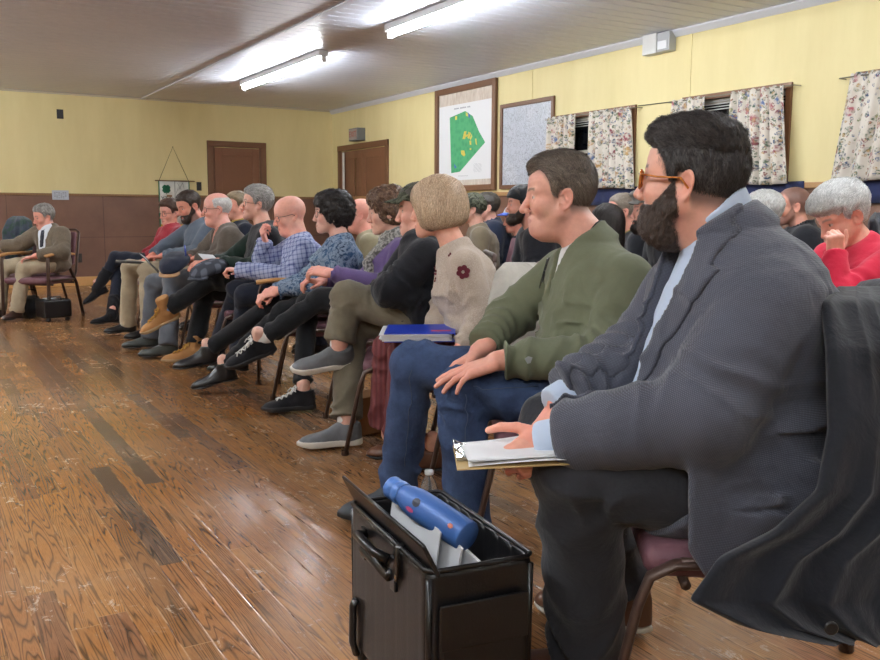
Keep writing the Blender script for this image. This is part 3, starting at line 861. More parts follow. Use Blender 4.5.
def collar_ring(J, r=.056, h=.04, th=.004, base=.0, tiltf=.0, drop=.02, flare=.15):
    """standing collar around the neck"""
    nk, hd = J['neck'], J['head'] + J['R'][0] * -.02 * J['hs']
    ax = nrm(hd - nk); cf = nrm(J['cf'] - (J['cf'] @ ax) * ax)
    def f(p):
        q = p - nk.astype(f32); z = q @ ax.astype(f32); v = q @ cf.astype(f32)
        rad = ln(q - z[:, None] * ax.astype(f32))
        rr = r + flare * np.maximum(.03 - z, 0)
        d = np.abs(rad - rr) - th
        top = h - drop * sst(v, -.03, .06)
        d = smax(d, z - top, .003); d = smax(d, -z + base - .02, .01)
        return d
    return f
def trousers_sdf(S, J, th=(.088, .068), sh=(.066, .058), folds=(.007, .007), sd=2.0, hem=-.02, hip=.012, hemflare=None):
    tor = J['tor']
    def f(p):
        d = loft(p, J['pel'] - np.array([0, 0, .03]), J['pel'] + (tor.b - tor.a) * .22, J['lat'], J['lat'], [0, 1], [tor.ws[0] + hip, tor.ws[1] + .0], [tor.ds[0] + .01, tor.ds[1] + .0], [0, 0])
        for s in 'LR':
            if 'kn' + s not in J: continue
            a, k, n = J['hip' + s], J['kn' + s], J['an' + s]
            leg = limb(p, a, k, th[0], th[1], fold=(folds[0], 3.0, sd + (s == 'R'), 'both'))
            wd = nrm(n - k); w2 = n + wd * hem
            c = limb(p, k, w2, sh[0], sh[1], fold=(folds[1], 4.0, sd + 2 + (s == 'R'), 'both'))
            c = smax(c, plane(p, w2, wd), .005)
            leg = smin(leg, sph(p, k, th[1] - .002), .01)
            leg = smin(leg, c, .02)
            d = smin(d, leg, .03)
        return d
    return f
# ---------------------------------------------------------------- the room
XW, YF, ZC, X0, YN = 5.86, 13.26, 2.60, -4.2, -3.4
def wood(name, c1, c2, scale=(1, 1, 1), rot=(0, 0, 0), rough=.45, dist=2.2, ws=9, bump=.1):
    k = NM(name, rough, .45); v = k.coord(scale=scale, rot=rot)
    w = k.wave(v, ws, dist, 'X', 'SAW', 3, 1.2)
    g = k.noise(v, 30, 5, .6)
    k.col(k.mix(k.math('MULTIPLY', k.math('ADD', w, g), .5), c1, c2)); k.bump(g, bump, .001); return k.m
def floor_mat():
    k = NM('oak_floor', .3, .5)
    tc = k.n('ShaderNodeTexCoord'); s = k.sep(tc.outputs['Object'])
    X, Y = s[0], s[1]; W = .072
    bx = k.math('DIVIDE', X, W); bi = k.math('FLOOR', bx); fx = k.math('SUBTRACT', bx, bi)
    w1 = k.n('ShaderNodeTexWhiteNoise', noise_dimensions='1D'); k.l(bi, w1.inputs['W'])
    yo = k.math('ADD', k.math('DIVIDE', Y, 1.15), k.math('MULTIPLY', w1.outputs['Value'], 7.3))
    yi = k.math('FLOOR', yo); fy = k.math('SUBTRACT', yo, yi)
    cmb = k.n('ShaderNodeCombineXYZ'); k.l(bi, cmb.inputs[0]); k.l(yi, cmb.inputs[1])
    w2 = k.n('ShaderNodeTexWhiteNoise', noise_dimensions='3D'); k.l(cmb.outputs[0], w2.inputs['Vector'])
    r = w2.outputs['Value']; rc_ = k.sep(w2.outputs['Color'])
    base = k.ramp(r, [(0, '94683f'), (.22, 'aa7643'), (.42, 'a87446'), (.6, 'b8824a'), (.76, '9a6843'), (.9, '7f604c'), (1, '6c5648')])
    # grain: cathedral rings along the board
    gx = k.math('ADD', k.math('MULTIPLY', fx, 1.0), k.math('MULTIPLY', rc_[0], 23.0))
    gy = k.math('ADD', k.math('MULTIPLY', Y, .62), k.math('MULTIPLY', rc_[1], 31.0))
    gv = k.n('ShaderNodeCombineXYZ'); k.l(gx, gv.inputs[0]); k.l(gy, gv.inputs[1]); k.l(k.math('MULTIPLY', rc_[2], 9.0), gv.inputs[2])
    nz = k.noise(gv.outputs[0], 1.15, 2, .5, .3)
    rings = k.math('FRACT', k.math('MULTIPLY', nz, 22.0))
    rl = k.ramp(rings, [(0, .22), (.10, .45), (.30, 1.05), (.85, 1.05), (1, .45)])
    fine = k.n('ShaderNodeCombineXYZ'); k.l(k.math('MULTIPLY', X, 420), fine.inputs[0]); k.l(k.math('MULTIPLY', Y, 22), fine.inputs[1])
    fg = k.ramp(k.noise(fine.outputs[0], 1, 3, .6), [(.35, .72), (.6, 1.08)])
    c = k.mix(1, base, rl, 'MULTIPLY'); c = k.mix(.75, c, fg, 'MULTIPLY')
    # wear and scuffs
    ov = k.coord(scale=(1, 1, 1)); wear = k.ramp(k.noise(ov, 1.1, 5, .65), [(.40, 0), (.66, 1)])
    c = k.mix(k.math('MULTIPLY', wear, .38), c, 'b59c84')
    sc = k.math('MULTIPLY', k.ramp(k.noise(k.coord(scale=(9, 5, 1), rot=(0, 0, .5)), 2.0, 9, .82, .8), [(.56, 0), (.66, 1)]), k.ramp(k.noise(ov, 2.3, 3, .6), [(.46, 0), (.60, 1)]))
    c = k.mix(k.math('MULTIPLY', sc, .62), c, 'cdbfae')
    dk = k.ramp(k.noise(ov, .55, 3), [(.35, .80), (.6, 1.05)]); c = k.mix(1, c, dk, 'MULTIPLY')
    ex = k.math('MINIMUM', fx, k.math('SUBTRACT', 1, fx)); ey = k.math('MULTIPLY', k.math('MINIMUM', fy, k.math('SUBTRACT', 1, fy)), 1.15 / W)
    e = k.math('MINIMUM', ex, ey)
    seam = k.ramp(e, [(.012, 1), (.035, 0)])
    sw = k.ramp(k.noise(ov, 9, 3), [(.42, 0), (.55, 1)])
    scol = k.mix(sw, '4a3322', 'c09a72')
    c = k.mix(k.math('MULTIPLY', seam, .75), c, scol)
    k.col(k.mix(1, c, (.86, .82, .77), 'MULTIPLY'))
    k.rough(k.math('ADD', k.math('ADD', k.math('MULTIPLY', wear, .10), .17), k.math('MULTIPLY', sc, .25)))
    k.bump(rl, .08, .001); k.bump(k.ramp(e, [(.0, 0), (.05, 1)]), .35, .0012); k.bump(k.noise(k.coord(scale=(6, 1.2, 1)), 3, 2), .12, .004)
    return k.m
def ceil_mat():
    k = NM('ceiling_paint', .38, .5); v = k.coord(); s = k.sep(v)
    k.col(k.mix(k.ramp(k.noise(v, .8, 3), [(.3, 0), (.7, 1)]), 'cdd3e2', 'd6dbe8')); return k.m
def paint(name, c1, c2):
    k = NM(name, .55, .3); v = k.coord()
    st = k.ramp(k.noise(k.coord(scale=(1, 1, .25)), 3.5, 5, .6), [(.3, 0), (.7, 1)])
    k.col(k.mix(st, c1, c2)); k.bump(k.noise(v, 120, 2), .08, .001); return k.m
YEL = paint('yellow_paint', 'd4c692', 'ddd09e')
BRN = NM('brown_panel', .42, .4); _v = BRN.coord(); BRN.col(BRN.mix(BRN.ramp(BRN.noise(_v, 2.2, 6, .65), [(.3, 0), (.7, 1)]), '6b4d40', '7c5b4a')); BRN.bump(BRN.noise(_v, 160, 2), .1, .001); BRN = BRN.m
CAPW = wood('rail_wood', '7c5b3c', '94714a', (1, 1, 1)); BASEW = wood('base_wood', 'b98a52', 'cfa066', (2, 2, 14))
DOORW = wood('door_wood', '6b4632', '84593d', (3, 3, .4)); CASW = wood('casing_wood', '61422e', '7a5337', (3, 3, .4))
WHT = plain('white_trim', 'd8d8d6', .45); CROWN = plain('crown_trim', 'c4c6cc', .45); BLK = plain('black_plastic', '17171a', .4)
FLOORM, CEILM = floor_mat(), ceil_mat()
def struct(o): o['kind'] = 'structure'; return o
struct(MB().bb((X0, YN, -.12), (XW, YF, 0)).build('floor', FLOORM))
# ceiling: bead board, ribs run across the room
mb = MB(); ys = []; y = YN; pts = []
P_ = .15
while y < YF: pts += [(y, 0), (y + P_ * .84, 0), (y + P_ * .87, .012), (y + P_ * .96, .012)]; y += P_
pts.append((YF, 0)); vs = []; fs = []
for i, (yy, dz) in enumerate(pts): vs += [(X0, yy, ZC + dz), (XW, yy, ZC + dz)]
for i in range(len(pts) - 1): fs.append((2 * i, 2 * i + 1, 2 * i + 3, 2 * i + 2))
mb.add(vs, fs); mb.bb((X0, YN, ZC + .02), (XW, YF, ZC + .1)); struct(mb.build('ceiling', CEILM))
def seg_wall(name, axis, at, a0, a1, out, holes=()):
    """wall with rectangular holes (a0,a1,z0,z1); 0.14 thick going outward"""
    mb = MB(); cuts = sorted({a0, a1, *[h[0] for h in holes], *[h[1] for h in holes]}); zs = sorted({1.24, ZC, *[h[2] for h in holes], *[h[3] for h in holes]})
    lo = MB()
    def put(m, u0, u1, z0, z1):
        if axis == 'x': m.bb((min(at, at + out), u0, z0), (max(at, at + out), u1, z1))
        else: m.bb((u0, min(at, at + out), z0), (u1, max(at, at + out), z1))
    for i in range(len(cuts) - 1):
        for j in range(len(zs) - 1):
            cu, cz = (cuts[i] + cuts[i + 1]) / 2, (zs[j] + zs[j + 1]) / 2
            if not any(h[0] < cu < h[1] and h[2] < cz < h[3] for h in holes): put(mb, cuts[i], cuts[i + 1], zs[j], zs[j + 1])
    put(lo, a0, a1, 0, 1.24)
    w = struct(mb.build(name, YEL)); p = lo.build('wainscot', BRN, w); return w
WIN = [(6.42, 7.50), (4.72, 5.74), (3.02, 4.05), (1.32, 2.35)]
wr_ = seg_wall('wall_right', 'x', XW, YN, YF + .14, .14, [(a, b, 1.30, 1.98) for a, b in WIN])
wf_ = seg_wall('wall_far', 'y', YF, X0, XW, .14)
wl_ = seg_wall('wall_left', 'x', X0, YN, YF, -.14); wn_ = seg_wall('wall_near', 'y', YN, X0 - .14, XW + .14, -.14)
# panel seams, cap rail, baseboard, crown
mb = MB(); ml = MB()
for x in (-2.49, -1.27, -.05, 1.17, 2.39, 3.61, 4.83): mb.bb((x - .003, YF - .004, .11), (x + .003, YF, 1.24))
mb.bb((X0, YF - .004, .667), (XW, YF, .673))
mb.build('panel_seam', plain('seam_dark', '4a332a', .6), wf_)
mb = MB()
for i in range(14): y = 12.4 - 1.22 * i; mb.bb((XW - .004, y - .003, .11), (XW, y + .003, 1.24))
mb.build('panel_seam', bpy.data.materials['seam_dark'], wr_)
mb = MB()
for y in (12.4, 5.728, 8.0, 3.2): mb.bb((XW - .006, y - .010, 1.27), (XW, y + .010, ZC - .03))
mb.build('wall_batten', YEL, wr_)
struct(MB().bb((X0, YF - .022, 1.235), (XW, YF, 1.265)).build('trim_1', CAPW, bevel=.004))
struct(MB().bb((XW - .025, YN, 1.222), (XW, YF - .022, 1.265)).build('trim_2', wood('rail_wood_light', 'a07a50', 'b98f60'), bevel=.004))
struct(MB().bb((X0, YF - .016, 0), (3.86, YF, .125)).build('baseboard_far', BASEW, bevel=.004))
struct(MB().bb((XW - .016, YN, 0), (XW, 11.3, .125)).build('baseboard_right', BASEW, bevel=.004))
struct(MB().bb((X0, YF - .018, ZC - .022), (XW, YF, ZC)).build('trim_3', plain('far_crown', 'bcb09c', .5), bevel=.004))
struct(MB().add([(XW, YN, ZC - .055), (XW - .012, YN, ZC - .055), (XW - .05, YN, ZC - .012), (XW - .05, YN, ZC), (XW, YN, ZC), (XW, YF, ZC - .055), (XW - .012, YF, ZC - .055), (XW - .05, YF, ZC - .012), (XW - .05, YF, ZC), (XW, YF, ZC)],
     [(0, 1, 2, 3, 4), (9, 8, 7, 6, 5), (0, 5, 6, 1), (1, 6, 7, 2), (2, 7, 8, 3), (3, 8, 9, 4), (4, 9, 5, 0)]).build('trim_4', CROWN))
struct(MB().bb((2.955, YN, ZC - .012), (3.015, YF, ZC)).build('trim_5', CEILM, bevel=.003))
# far door
def panel_door(name, axis, at, a0, a1, top, inner, leaves=1, ow=.085):
    root = empty(name, (0, 0, 0)); struct(root)
    def bx(m, u0, u1, z0, z1, d0, d1):
        if axis == 'y': m.bb((u0, at - d1, z0), (u1, at - d0, z1))
        else: m.bb((at - d1, u0, z0), (at - d0, u1, z1))
    c = MB(); bx(c, a0, a0 + ow, 0, top, 0, .03); bx(c, a1 - ow, a1, 0, top, 0, .03); bx(c, a0, a1, top - ow, top, 0, .034); bx(c, a0 + ow, a0 + ow + .02, 0, top - ow, 0, .018); bx(c, a1 - ow - .02, a1 - ow, 0, top - ow, 0, .018)
    c.build('door_casing', CASW, root, bevel=.005)
    w = (a1 - a0 - 2 * ow - .04) / leaves
    for i in range(leaves):
        u0 = a0 + ow + .02 + i * w + .003; u1 = u0 + w - .006; L = MB(); st = .11 if leaves == 1 else .10; zt = top - ow - .01
        bx(L, u0, u0 + st, .01, zt, 0, .014); bx(L, u1 - st, u1, .01, zt, 0, .014)
        for z0, z1 in ((.01, .22), (.85, 1.0), (zt - .12, zt)): bx(L, u0 + st, u1 - st, z0, z1, 0, .014)
        P = MB(); bx(P, u0 + st, u1 - st, .22, .85, 0, .006); bx(P, u0 + st, u1 - st, 1.0, zt - .12, 0, .006)
        lf = L.build('door_leaf', DOORW, root, bevel=.004); P.build('door_panel', DOORW, lf)
        kx = u1 - .055 if i == 0 else u0 + .055
        o = (kx, at - .012, .97) if axis == 'y' else (at - .012, kx, .97); dr = (0, -1, 0) if axis == 'y' else (-1, 0, 0)
        MB().lathe(o, dr, [(.026, 0), (.026, .006), (.010, .010), (.010, .035), (.026, .042), (.028, .058), (.018, .068), (0, .070)], 16).build('door_knob', plain('brass_knob', '8a7442', .35, 1), lf, smooth=True)
    return root
panel_door('door_1', 'y', YF, 3.866, 4.764, 2.06, 1.97)
d2 = panel_door('door_2', 'x', XW, 11.324, 13.006, 2.04, 1.95, 2)
MB().bb((XW - .045, 12.74, .0), (XW - .032, 12.79, 1.93)).build('door_stop_strip', WHT, d2)
# windows
GLASSN = NM('night_glass', .05, .6); GLASSN.col('0b0d12'); GLASSN = GLASSN.m
SASH = plain('sash_paint', 'b9b4a8', .5)
for i, (a, b) in enumerate(WIN):
    r = struct(MB().bb((XW - .02, a - .05, 1.27), (XW + .02, a, 2.02)).bb((XW - .02, b, 1.27), (XW + .02, b + .05, 2.02)).bb((XW - .02, a, 1.975), (XW + .02, b, 2.02)).bb((XW - .04, a - .05, 1.262), (XW + .02, b + .05, 1.298)).build('window_%d' % (i + 1), CASW))
    s = MB()
    for z in (1.30, 1.62, 1.94): s.bb((XW + .03, a, z), (XW + .055, b, z + .035))
    for y in (a, (a + b) / 2 - .015, b - .03): s.bb((XW + .03, y, 1.30), (XW + .055, y + .03, 1.975))
    s.build('window_sash', SASH, r); MB().bb((XW + .04, a, 1.30), (XW + .046, b, 1.975)).build('window_pane', GLASSN, r)
    bl = MB()
    for kk in range(4): bl.box((XW + .012, (a + b) / 2, 1.955 - .022 * kk), (.010, (b - a) / 2 - .01, .0012), frame((1, 0, .5)))
    bl.build('blind_slat', WHT, r)
# ---- curtains
def flower_mat():
    k = NM('floral_cotton', .85, .2); tc = k.n('ShaderNodeAttribute', attribute_name='uvp'); v0 = tc.outputs['Vector']
    def mp(sc, loc): m = k.n('ShaderNodeMapping'); m.inputs['Scale'].default_value = sc; m.inputs['Location'].default_value = loc; k.l(v0, m.inputs[0]); return m.outputs[0]
    c = None; base = 'd2ccc2'
    cur = k.mix(k.ramp(k.noise(mp((1, 1, 1), (0, 0, 0)), 6), [(.4, 0), (.6, 1)]), 'cfc8be', 'd8d3ca')
    def layer(cur, sc, rad, loc, cols, dens, petal=.35):
        n1 = k.n('ShaderNodeTexNoise'); n1.inputs['Scale'].default_value = 26; k.l(mp((1, 1, 1), loc), n1.inputs['Vector'])
        vm = k.n('ShaderNodeVectorMath', operation='MULTIPLY_ADD'); k.l(n1.outputs['Color'], vm.inputs[0]); vm.inputs[1].default_value = (.03, .03, 0); k.l(mp((1, 1, 1), loc), vm.inputs[2])
        vo = k.n('ShaderNodeTexVoronoi'); vo.inputs['Scale'].default_value = sc; k.l(vm.outputs[0], vo.inputs['Vector'])
        m1 = k.ramp(vo.outputs['Distance'], [(rad - .03, 1), (rad + .02, 0)])
        h = k.sep(vo.outputs['Color']); m2 = k.ramp(h[0], [(dens, 1), (dens + .01, 0)])
        pt = k.ramp(k.noise(mp((1, 1, 1), loc), sc * 3.2, 2), [(.5 - petal * .3, 1), (.5 + .08, .15)])
        cc = k.ramp(h[1], [(i / len(cols), x) for i, x in enumerate(cols)], 'CONSTANT')
        inner = k.mix(k.ramp(vo.outputs['Distance'], [(.05, 1), (.28, 0)]), cc, 'c0a070')
        return k.mix(k.math('MULTIPLY', k.math('MULTIPLY', m1, m2), pt), cur, inner)
    cur = layer(cur, 15, .44, (3, 1, 0), ['41594e', '2f4f45', '5b6d5a', '41506b'], .75)
    cur = layer(cur, 25, .42, (7, 2, 0), ['3a5a4c', '4a5f86', '6d7a52', '7c4a52'], .68)
    cur = layer(cur, 9.5, .42, (1, 9, 0), ['8c4a55', 'a4606a', '5a6f9c', '7b3f4a', 'b08a58'], .62)
    cur = layer(cur, 33, .40, (4, 4, 0), ['7a3c4a', '3f5a80', '3b5c46', 'a3834c'], .45)
    k.col(k.mix(1, cur, (.97, .96, .95), 'MULTIPLY')); k.bump(k.noise(mp((1, 1, 1), (0, 0, 0)), 400), .1, .0005); k.b.inputs['Sheen Weight'].default_value = .1
    return k.m
FLOR = flower_mat()
def curtain(ya_top, yb_top, ya_bot, yb_bot, z0, z1, n, seed, label):
    rg = random.Random(seed); nu, nv = 90, 16; vs = []; uv = []; ph = rg.random() * 6
    cw = abs(yb_top - ya_top) * 1.5
    for j in range(nv + 1):
        t = j / nv
        for i in range(nu + 1):
            s = i / nu; y = (ya_top * (1 - s) + yb_top * s) * (1 - t) + (ya_bot * (1 - s) + yb_bot * s) * t
            a = .020 + .010 * t
            dx = a * math.sin(s * n * 2 * math.pi + ph + .6 * math.sin(s * 9 + t * 2)) + .006 * math.sin(s * n * 4.3 * math.pi + t * 3)
            if t < .1: dx *= .55 + 4.5 * t; 
            zz = z1 * (1 - t) + z0 * t + .010 * math.sin(s * 5 + ph) * t + (.006 * math.sin(s * n * 4 * math.pi) if j == 0 else 0)
            vs.append((XW - .075 - dx, y + .006 * math.cos(s * n * 2 * math.pi + ph), zz)); uv.append((s * cw + seed * 3.7, zz, 0))
    fs = [(j*(nu+1)+i, j*(nu+1)+i+1, (j+1)*(nu+1)+i+1, (j+1)*(nu+1)+i) for j in range(nv) for i in range(nu)]
    o = np_obj('curtain', vs, np.array(fs), FLOR, origin=(XW - .075, (ya_top + yb_top) / 2, z1)); o.location = (XW - .075, (ya_top + yb_top) / 2, z1)
    a = o.data.attributes.new('uvp', 'FLOAT_VECTOR', 'POINT'); a.data.foreach_set('vector', np.array(uv, f32).ravel())
    m = o.modifiers.new('th', 'SOLIDIFY'); m.thickness = .002
    tag(o, label, 'curtain', 'floral window curtains')
curtain(7.60, 7.155, 7.60, 7.16, 1.262, 2.00, 5, 1, 'narrow floral curtain beside the framed line map, left half of its window')
curtain(6.95, 6.375, 6.95, 6.31, 1.262, 2.00, 6, 2, 'floral curtain on the right half of the window nearest the maps')
curtain(5.84, 5.47, 5.84, 5.42, 1.262, 1.995, 4, 3, 'floral curtain mostly hidden behind the dark-haired man in the blazer')
curtain(5.19, 4.69, 5.19, 4.60, 1.262, 1.995, 5, 4, 'floral curtain hanging just right of the blazer man\'s head')
curtain(4.14, 3.55, 4.27, 3.60, 1.262, 2.005, 5, 5, 'floral curtain at the right edge, above the grey-haired woman in red')
for i, (a, b) in enumerate([(7.66, 6.30), (5.9, 4.60), (4.22, 2.9)]):
    o = MB().tube([(XW - .075, a, 1.985), (XW - .075, b, 1.985)], .005, 8).tube([(XW - .075, a, 1.985), (XW, a, 1.985)], .004, 6).tube([(XW - .075, b, 1.985), (XW, b, 1.985)], .004, 6).build('curtain_rod', plain('rod_metal', '7d7666', .4, .6), smooth=True)
    tag(o, ['thin curtain rod over the window next to the framed maps', 'thin curtain rod over the window behind the blazer man', 'thin curtain rod over the window at the right edge'][i], 'curtain rod', 'curtain rods')
NAVY = cloth('navy_cloth', '252c4e', weave=300)
for i, (a, b) in enumerate([(7.62, 6.28), (5.88, 4.50), (4.30, 2.9)]):
    m = MB(); m.grid(lambda u, v: (XW - .030 - .006 * math.sin(u * 60) * v, a + (b - a) * u, 1.275 - .17 * v), 60, 3)
    tag(m.build('fabric_strip', NAVY, smooth=True, solid=.002), ['navy cloth strip under the floral curtains nearest the maps', 'navy cloth strip under the curtain behind the blazer man', 'navy cloth strip under the curtain at the right edge'][i], 'cloth strip', 'navy strips under the windows')
tag(MB().tube([(XW - .012, 6.34, 2.005), (XW - .010, 6.0, 2.000), (XW - .012, 5.86, 2.0)], .004, 6).build('wall_cable', BLK, smooth=True), 'thin dark cable running along the yellow wall between two windows', 'cable')
# ---- framed maps
FRW = wood('frame_wood', '5d4030', '775339', (4, 4, 1))
def flat(name, pts, mat, parent, x, th=.0012):
    return MB().poly([(x, y, z) for y, z in pts], (-1, 0, 0), th).build(name, mat, parent)
def picture(y0, y1, z0, z1, w=.07, dep=.045, label='', name='wall_map'):
    r = empty(name, (XW, (y0 + y1) / 2, z0)); tag(r, label, 'map')
    m = MB(); m.bb((XW - dep, y0, z0), (XW - .004, y0 + w, z1)); m.bb((XW - dep, y1 - w, z0), (XW - .004, y1, z1)); m.bb((XW - dep, y0 + w, z1 - w), (XW - .004, y1 - w, z1)); m.bb((XW - dep, y0 + w, z0), (XW - .004, y1 - w, z0 + w))
    m.build('frame', FRW, r, bevel=.006); return r
m1 = picture(8.641, 9.999, 1.289, 2.54, label='large wood-framed green property map pinned on a backing board')
CORK = NM('backing_board', .8, .2); _v = CORK.coord(scale=(1, 1, .3)); CORK.col(CORK.mix(CORK.ramp(CORK.noise(_v, 22, 5, .7), [(.35, 0), (.65, 1)]), 'b2a496', 'cbc2b8')); CORK = CORK.m
flat('backing', [(8.70, 1.34), (9.94, 1.34), (9.94, 2.49), (8.70, 2.49)], CORK, m1, XW - .012)
PAPER = plain('map_paper', 'd6d7da', .7, nb=.3, nscale=6); 
def q1(zx, zy):  # the photo's crop of the map -> wall
    p = UX(435 + zx * 70 / 385, 75 + zy * 120 / 660, XW - .02); return (float(p[1]), float(p[2]))
sheet = flat('map_sheet', [q1(22, 180), q1(318, 125), q1(312, 568), q1(22, 585)], PAPER, m1, XW - .014)
GRN = NM('map_green', .7, .2); _v = GRN.coord(); GRN.col(GRN.mix(GRN.ramp(GRN.vor(_v, 16), [(.2, 0), (.6, 1)]), '3f8f62', '4f9c6c')); GRN = GRN.m
flat('map_print', [q1(80, 235), q1(165, 198), q1(205, 225), q1(240, 310), q1(274, 370), q1(135, 532), q1(88, 540)], GRN, sheet, XW - .0155)
YLW, BLU = plain('map_yellow', 'd8c455', .7), plain('map_blue', '3b5fae', .7)
for pl, mt in (([(150, 352), (160, 310), (172, 308), (165, 352)], YLW), ([(160, 335), (195, 318), (195, 328), (160, 345)], YLW), ([(178, 345), (183, 312), (195, 318), (187, 352)], YLW), ([(190, 350), (201, 322), (203, 340), (195, 358)], YLW), ([(188, 362), (198, 360), (198, 385), (190, 383)], YLW), ([(219, 350), (226, 350), (230, 385), (223, 380)], YLW), ([(142, 415), (160, 415), (166, 440), (158, 448), (143, 435)], YLW), ([(190, 402), (198, 402), (198, 412), (190, 412)], YLW),
               ([(110, 228), (120, 226), (120, 246), (110, 248)], YLW), ([(168, 205), (180, 212), (183, 228), (170, 225)], YLW), ([(181, 205), (192, 222), (190, 240), (182, 228)], BLU), ([(105, 488), (118, 508), (112, 514), (106, 508)], BLU), ([(150, 425), (160, 428), (158, 432)], BLU)):
    flat('map_mark', [q1(*p) for p in pl], mt, sheet, XW - .0168)
INK = plain('ink_grey', '80838c', .7)
m = MB()
for i in range(16):
    if i % 7 != 5:
        a = q1(106 + i * 5.6, 187 - i * .9); m.bb((XW - .0165, a[0] - .006, a[1] - .008), (XW - .0153, a[0] + .008, a[1] + .008))
for i in range(9): a = q1(128 + i * 6, 556 - i * .3); m.bb((XW - .0165, a[0] - .005, a[1] - .004), (XW - .0153, a[0] + .006, a[1] + .004))
for i in range(9):
    for j in range(9):
        if (i * 7 + j * 5) % 4: a = q1(212 + i * 5, 488 + j * 5.5); m.bb((XW - .0165, a[0] - .004, a[1] - .003), (XW - .0153, a[0] + .004, a[1] + .002))
m.build('map_lettering', INK, sheet)
m2 = picture(7.585, 8.564, 1.295, 2.23, w=.045, dep=.03, label='smaller wood-framed pale line map right of the green map')
LINEM = NM('line_map', .35, .4); _v = LINEM.coord(); a_ = LINEM.vor(_v, 7, 'DISTANCE_TO_EDGE'); w_ = LINEM.noise(_v, 9, 4, .7, 2.5)
l1_ = LINEM.ramp(LINEM.math('ABSOLUTE', LINEM.math('SUBTRACT', w_, .5)), [(.012, 1), (.022, 0)]); l2_ = LINEM.ramp(LINEM.noise(_v, 3, 2), [(.5, 0), (.6, 1)])
LINEM.col(LINEM.mix(LINEM.math('MULTIPLY', l1_, .8), LINEM.mix(l2_, 'b4b9c4', 'bdc1ca'), '71757f')); LINEM = LINEM.m
flat('map_sheet', [(7.63, 1.34), (8.52, 1.34), (8.52, 2.19), (7.63, 2.19)], LINEM, m2, XW - .012)
# exit sign over the right door
r = empty('exit_sign', (XW - .1, 12.22, 2.07)); tag(r, 'small grey box sign with faded red letters above the right-hand door', 'exit sign')
MB().bb((XW - .13, 12.07, 2.07), (XW, 12.37, 2.25)).build('housing', plain('exit_grey', '6f7478', .5, .3), r, bevel=.006)
MB().bb((XW - .136, 12.09, 2.085), (XW - .13, 12.35, 2.235)).build('face_plate', plain('exit_face', '9a8f88', .5), r)
def text(body, size, loc, rot, mat, parent=None, name='lettering', ext=.0008, sx=1.0, font_off=.0):
    cu = bpy.data.curves.new(name, 'FONT'); cu.body = body; cu.size = size; cu.extrude = ext; cu.align_x = 'CENTER'; cu.align_y = 'CENTER'; cu.offset = font_off
    o = bpy.data.objects.new(name, cu); COL.objects.link(o)
    dg = bpy.context.evaluated_depsgraph_get(); me = bpy.data.meshes.new_from_object(o.evaluated_get(dg)); bpy.data.objects.remove(o)
    M = Matrix.Translation(Vector(loc) - Vector(org(parent))) @ (rot if isinstance(rot, Matrix) else Matrix.Rotation(0, 4, 'X')) @ Matrix.Diagonal((sx, 1, 1, 1))
    me.transform(M); me.materials.clear(); me.materials.append(mat)
    o = bpy.data.objects.new(name, me); COL.objects.link(o); o.parent = parent; return o
def axes(xa, ya):
    xa, ya = Vector(xa).normalized(), Vector(ya).normalized(); za = xa.cross(ya); return Matrix((xa, ya, za)).transposed().to_4x4()
text('EXIT', .12, (XW - .1365, 12.22, 2.16), axes((0, -1, 0), (0, 0, 1)), plain('exit_red', 'a8483c', .5), r)
# emergency light box
r = empty('emergency_light', (XW, 6.05, 2.44)); tag(r, 'white emergency light box mounted high under the ceiling trim', 'emergency light')
MB().bb((XW - .09, 6.06, 2.425), (XW, 6.235, 2.60)).build('housing', plain('em_white', 'c8c9c8', .5), r, bevel=.008)
MB().bb((XW - .085, 5.905, 2.43), (XW, 6.055, 2.595)).build('lamp_housing', plain('em_grey', 'a9abae', .3, .2), r, bevel=.006)
MB().bb((XW - .092, 5.93, 2.45), (XW - .085, 6.04, 2.52)).build('lamp_lens', plain('em_lens', 'dfe2e6', .15), r, bevel=.002)
MB().bb((XW - .05, 6.10, 2.585), (XW - .03, 6.14, 2.605)).build('bracket', BLK, r)
# far wall small things
def plate(x, z, w, h, name, label, cat, col='1b1712'):
    r = empty(name, (x, YF, z)); tag(r, label, cat)
    MB().bb((x - w, YF - .008, z - h), (x + w, YF, z + h)).build('plate', plain(name + '_plate', col, .4), r, bevel=.003)
    m = MB()
    for dz in (-.022, .022): m.bb((x - .014, YF - .013, z + dz - .013), (x + .014, YF - .008, z + dz + .013))
    m.build('socket' if cat == 'outlet' else 'rocker', BLK, r, bevel=.002)
plate(1.888, 2.32, .042, .062, 'wall_switch', 'small black plate high on the yellow far wall', 'switch plate', '15151c')
plate(3.737, 1.395, .036, .062, 'light_switch', 'black light switch left of the far door', 'light switch')
plate(2.043, .385, .04, .062, 'wall_outlet', 'dark outlet low on the brown panelling', 'outlet', '2c211a')
r = empty('wall_notice', (1.84, YF, 1.18)); tag(r, 'white paper notice pinned across the rail on the far wall', 'notice')
MB().bb((1.735, YF - .03, 1.178), (1.945, YF - .026, 1.305)).build('paper', plain('notice_paper', 'b9c0cc', .6), r)
m = MB()
for i in range(5):
    for j in range(6):
        if (i * 3 + j) % 5: m.bb((1.76 + .027 * j, YF - .0312, 1.20 + .018 * i), (1.78 + .027 * j, YF - .030, 1.207 + .018 * i))
m.build('lettering', INK, r)
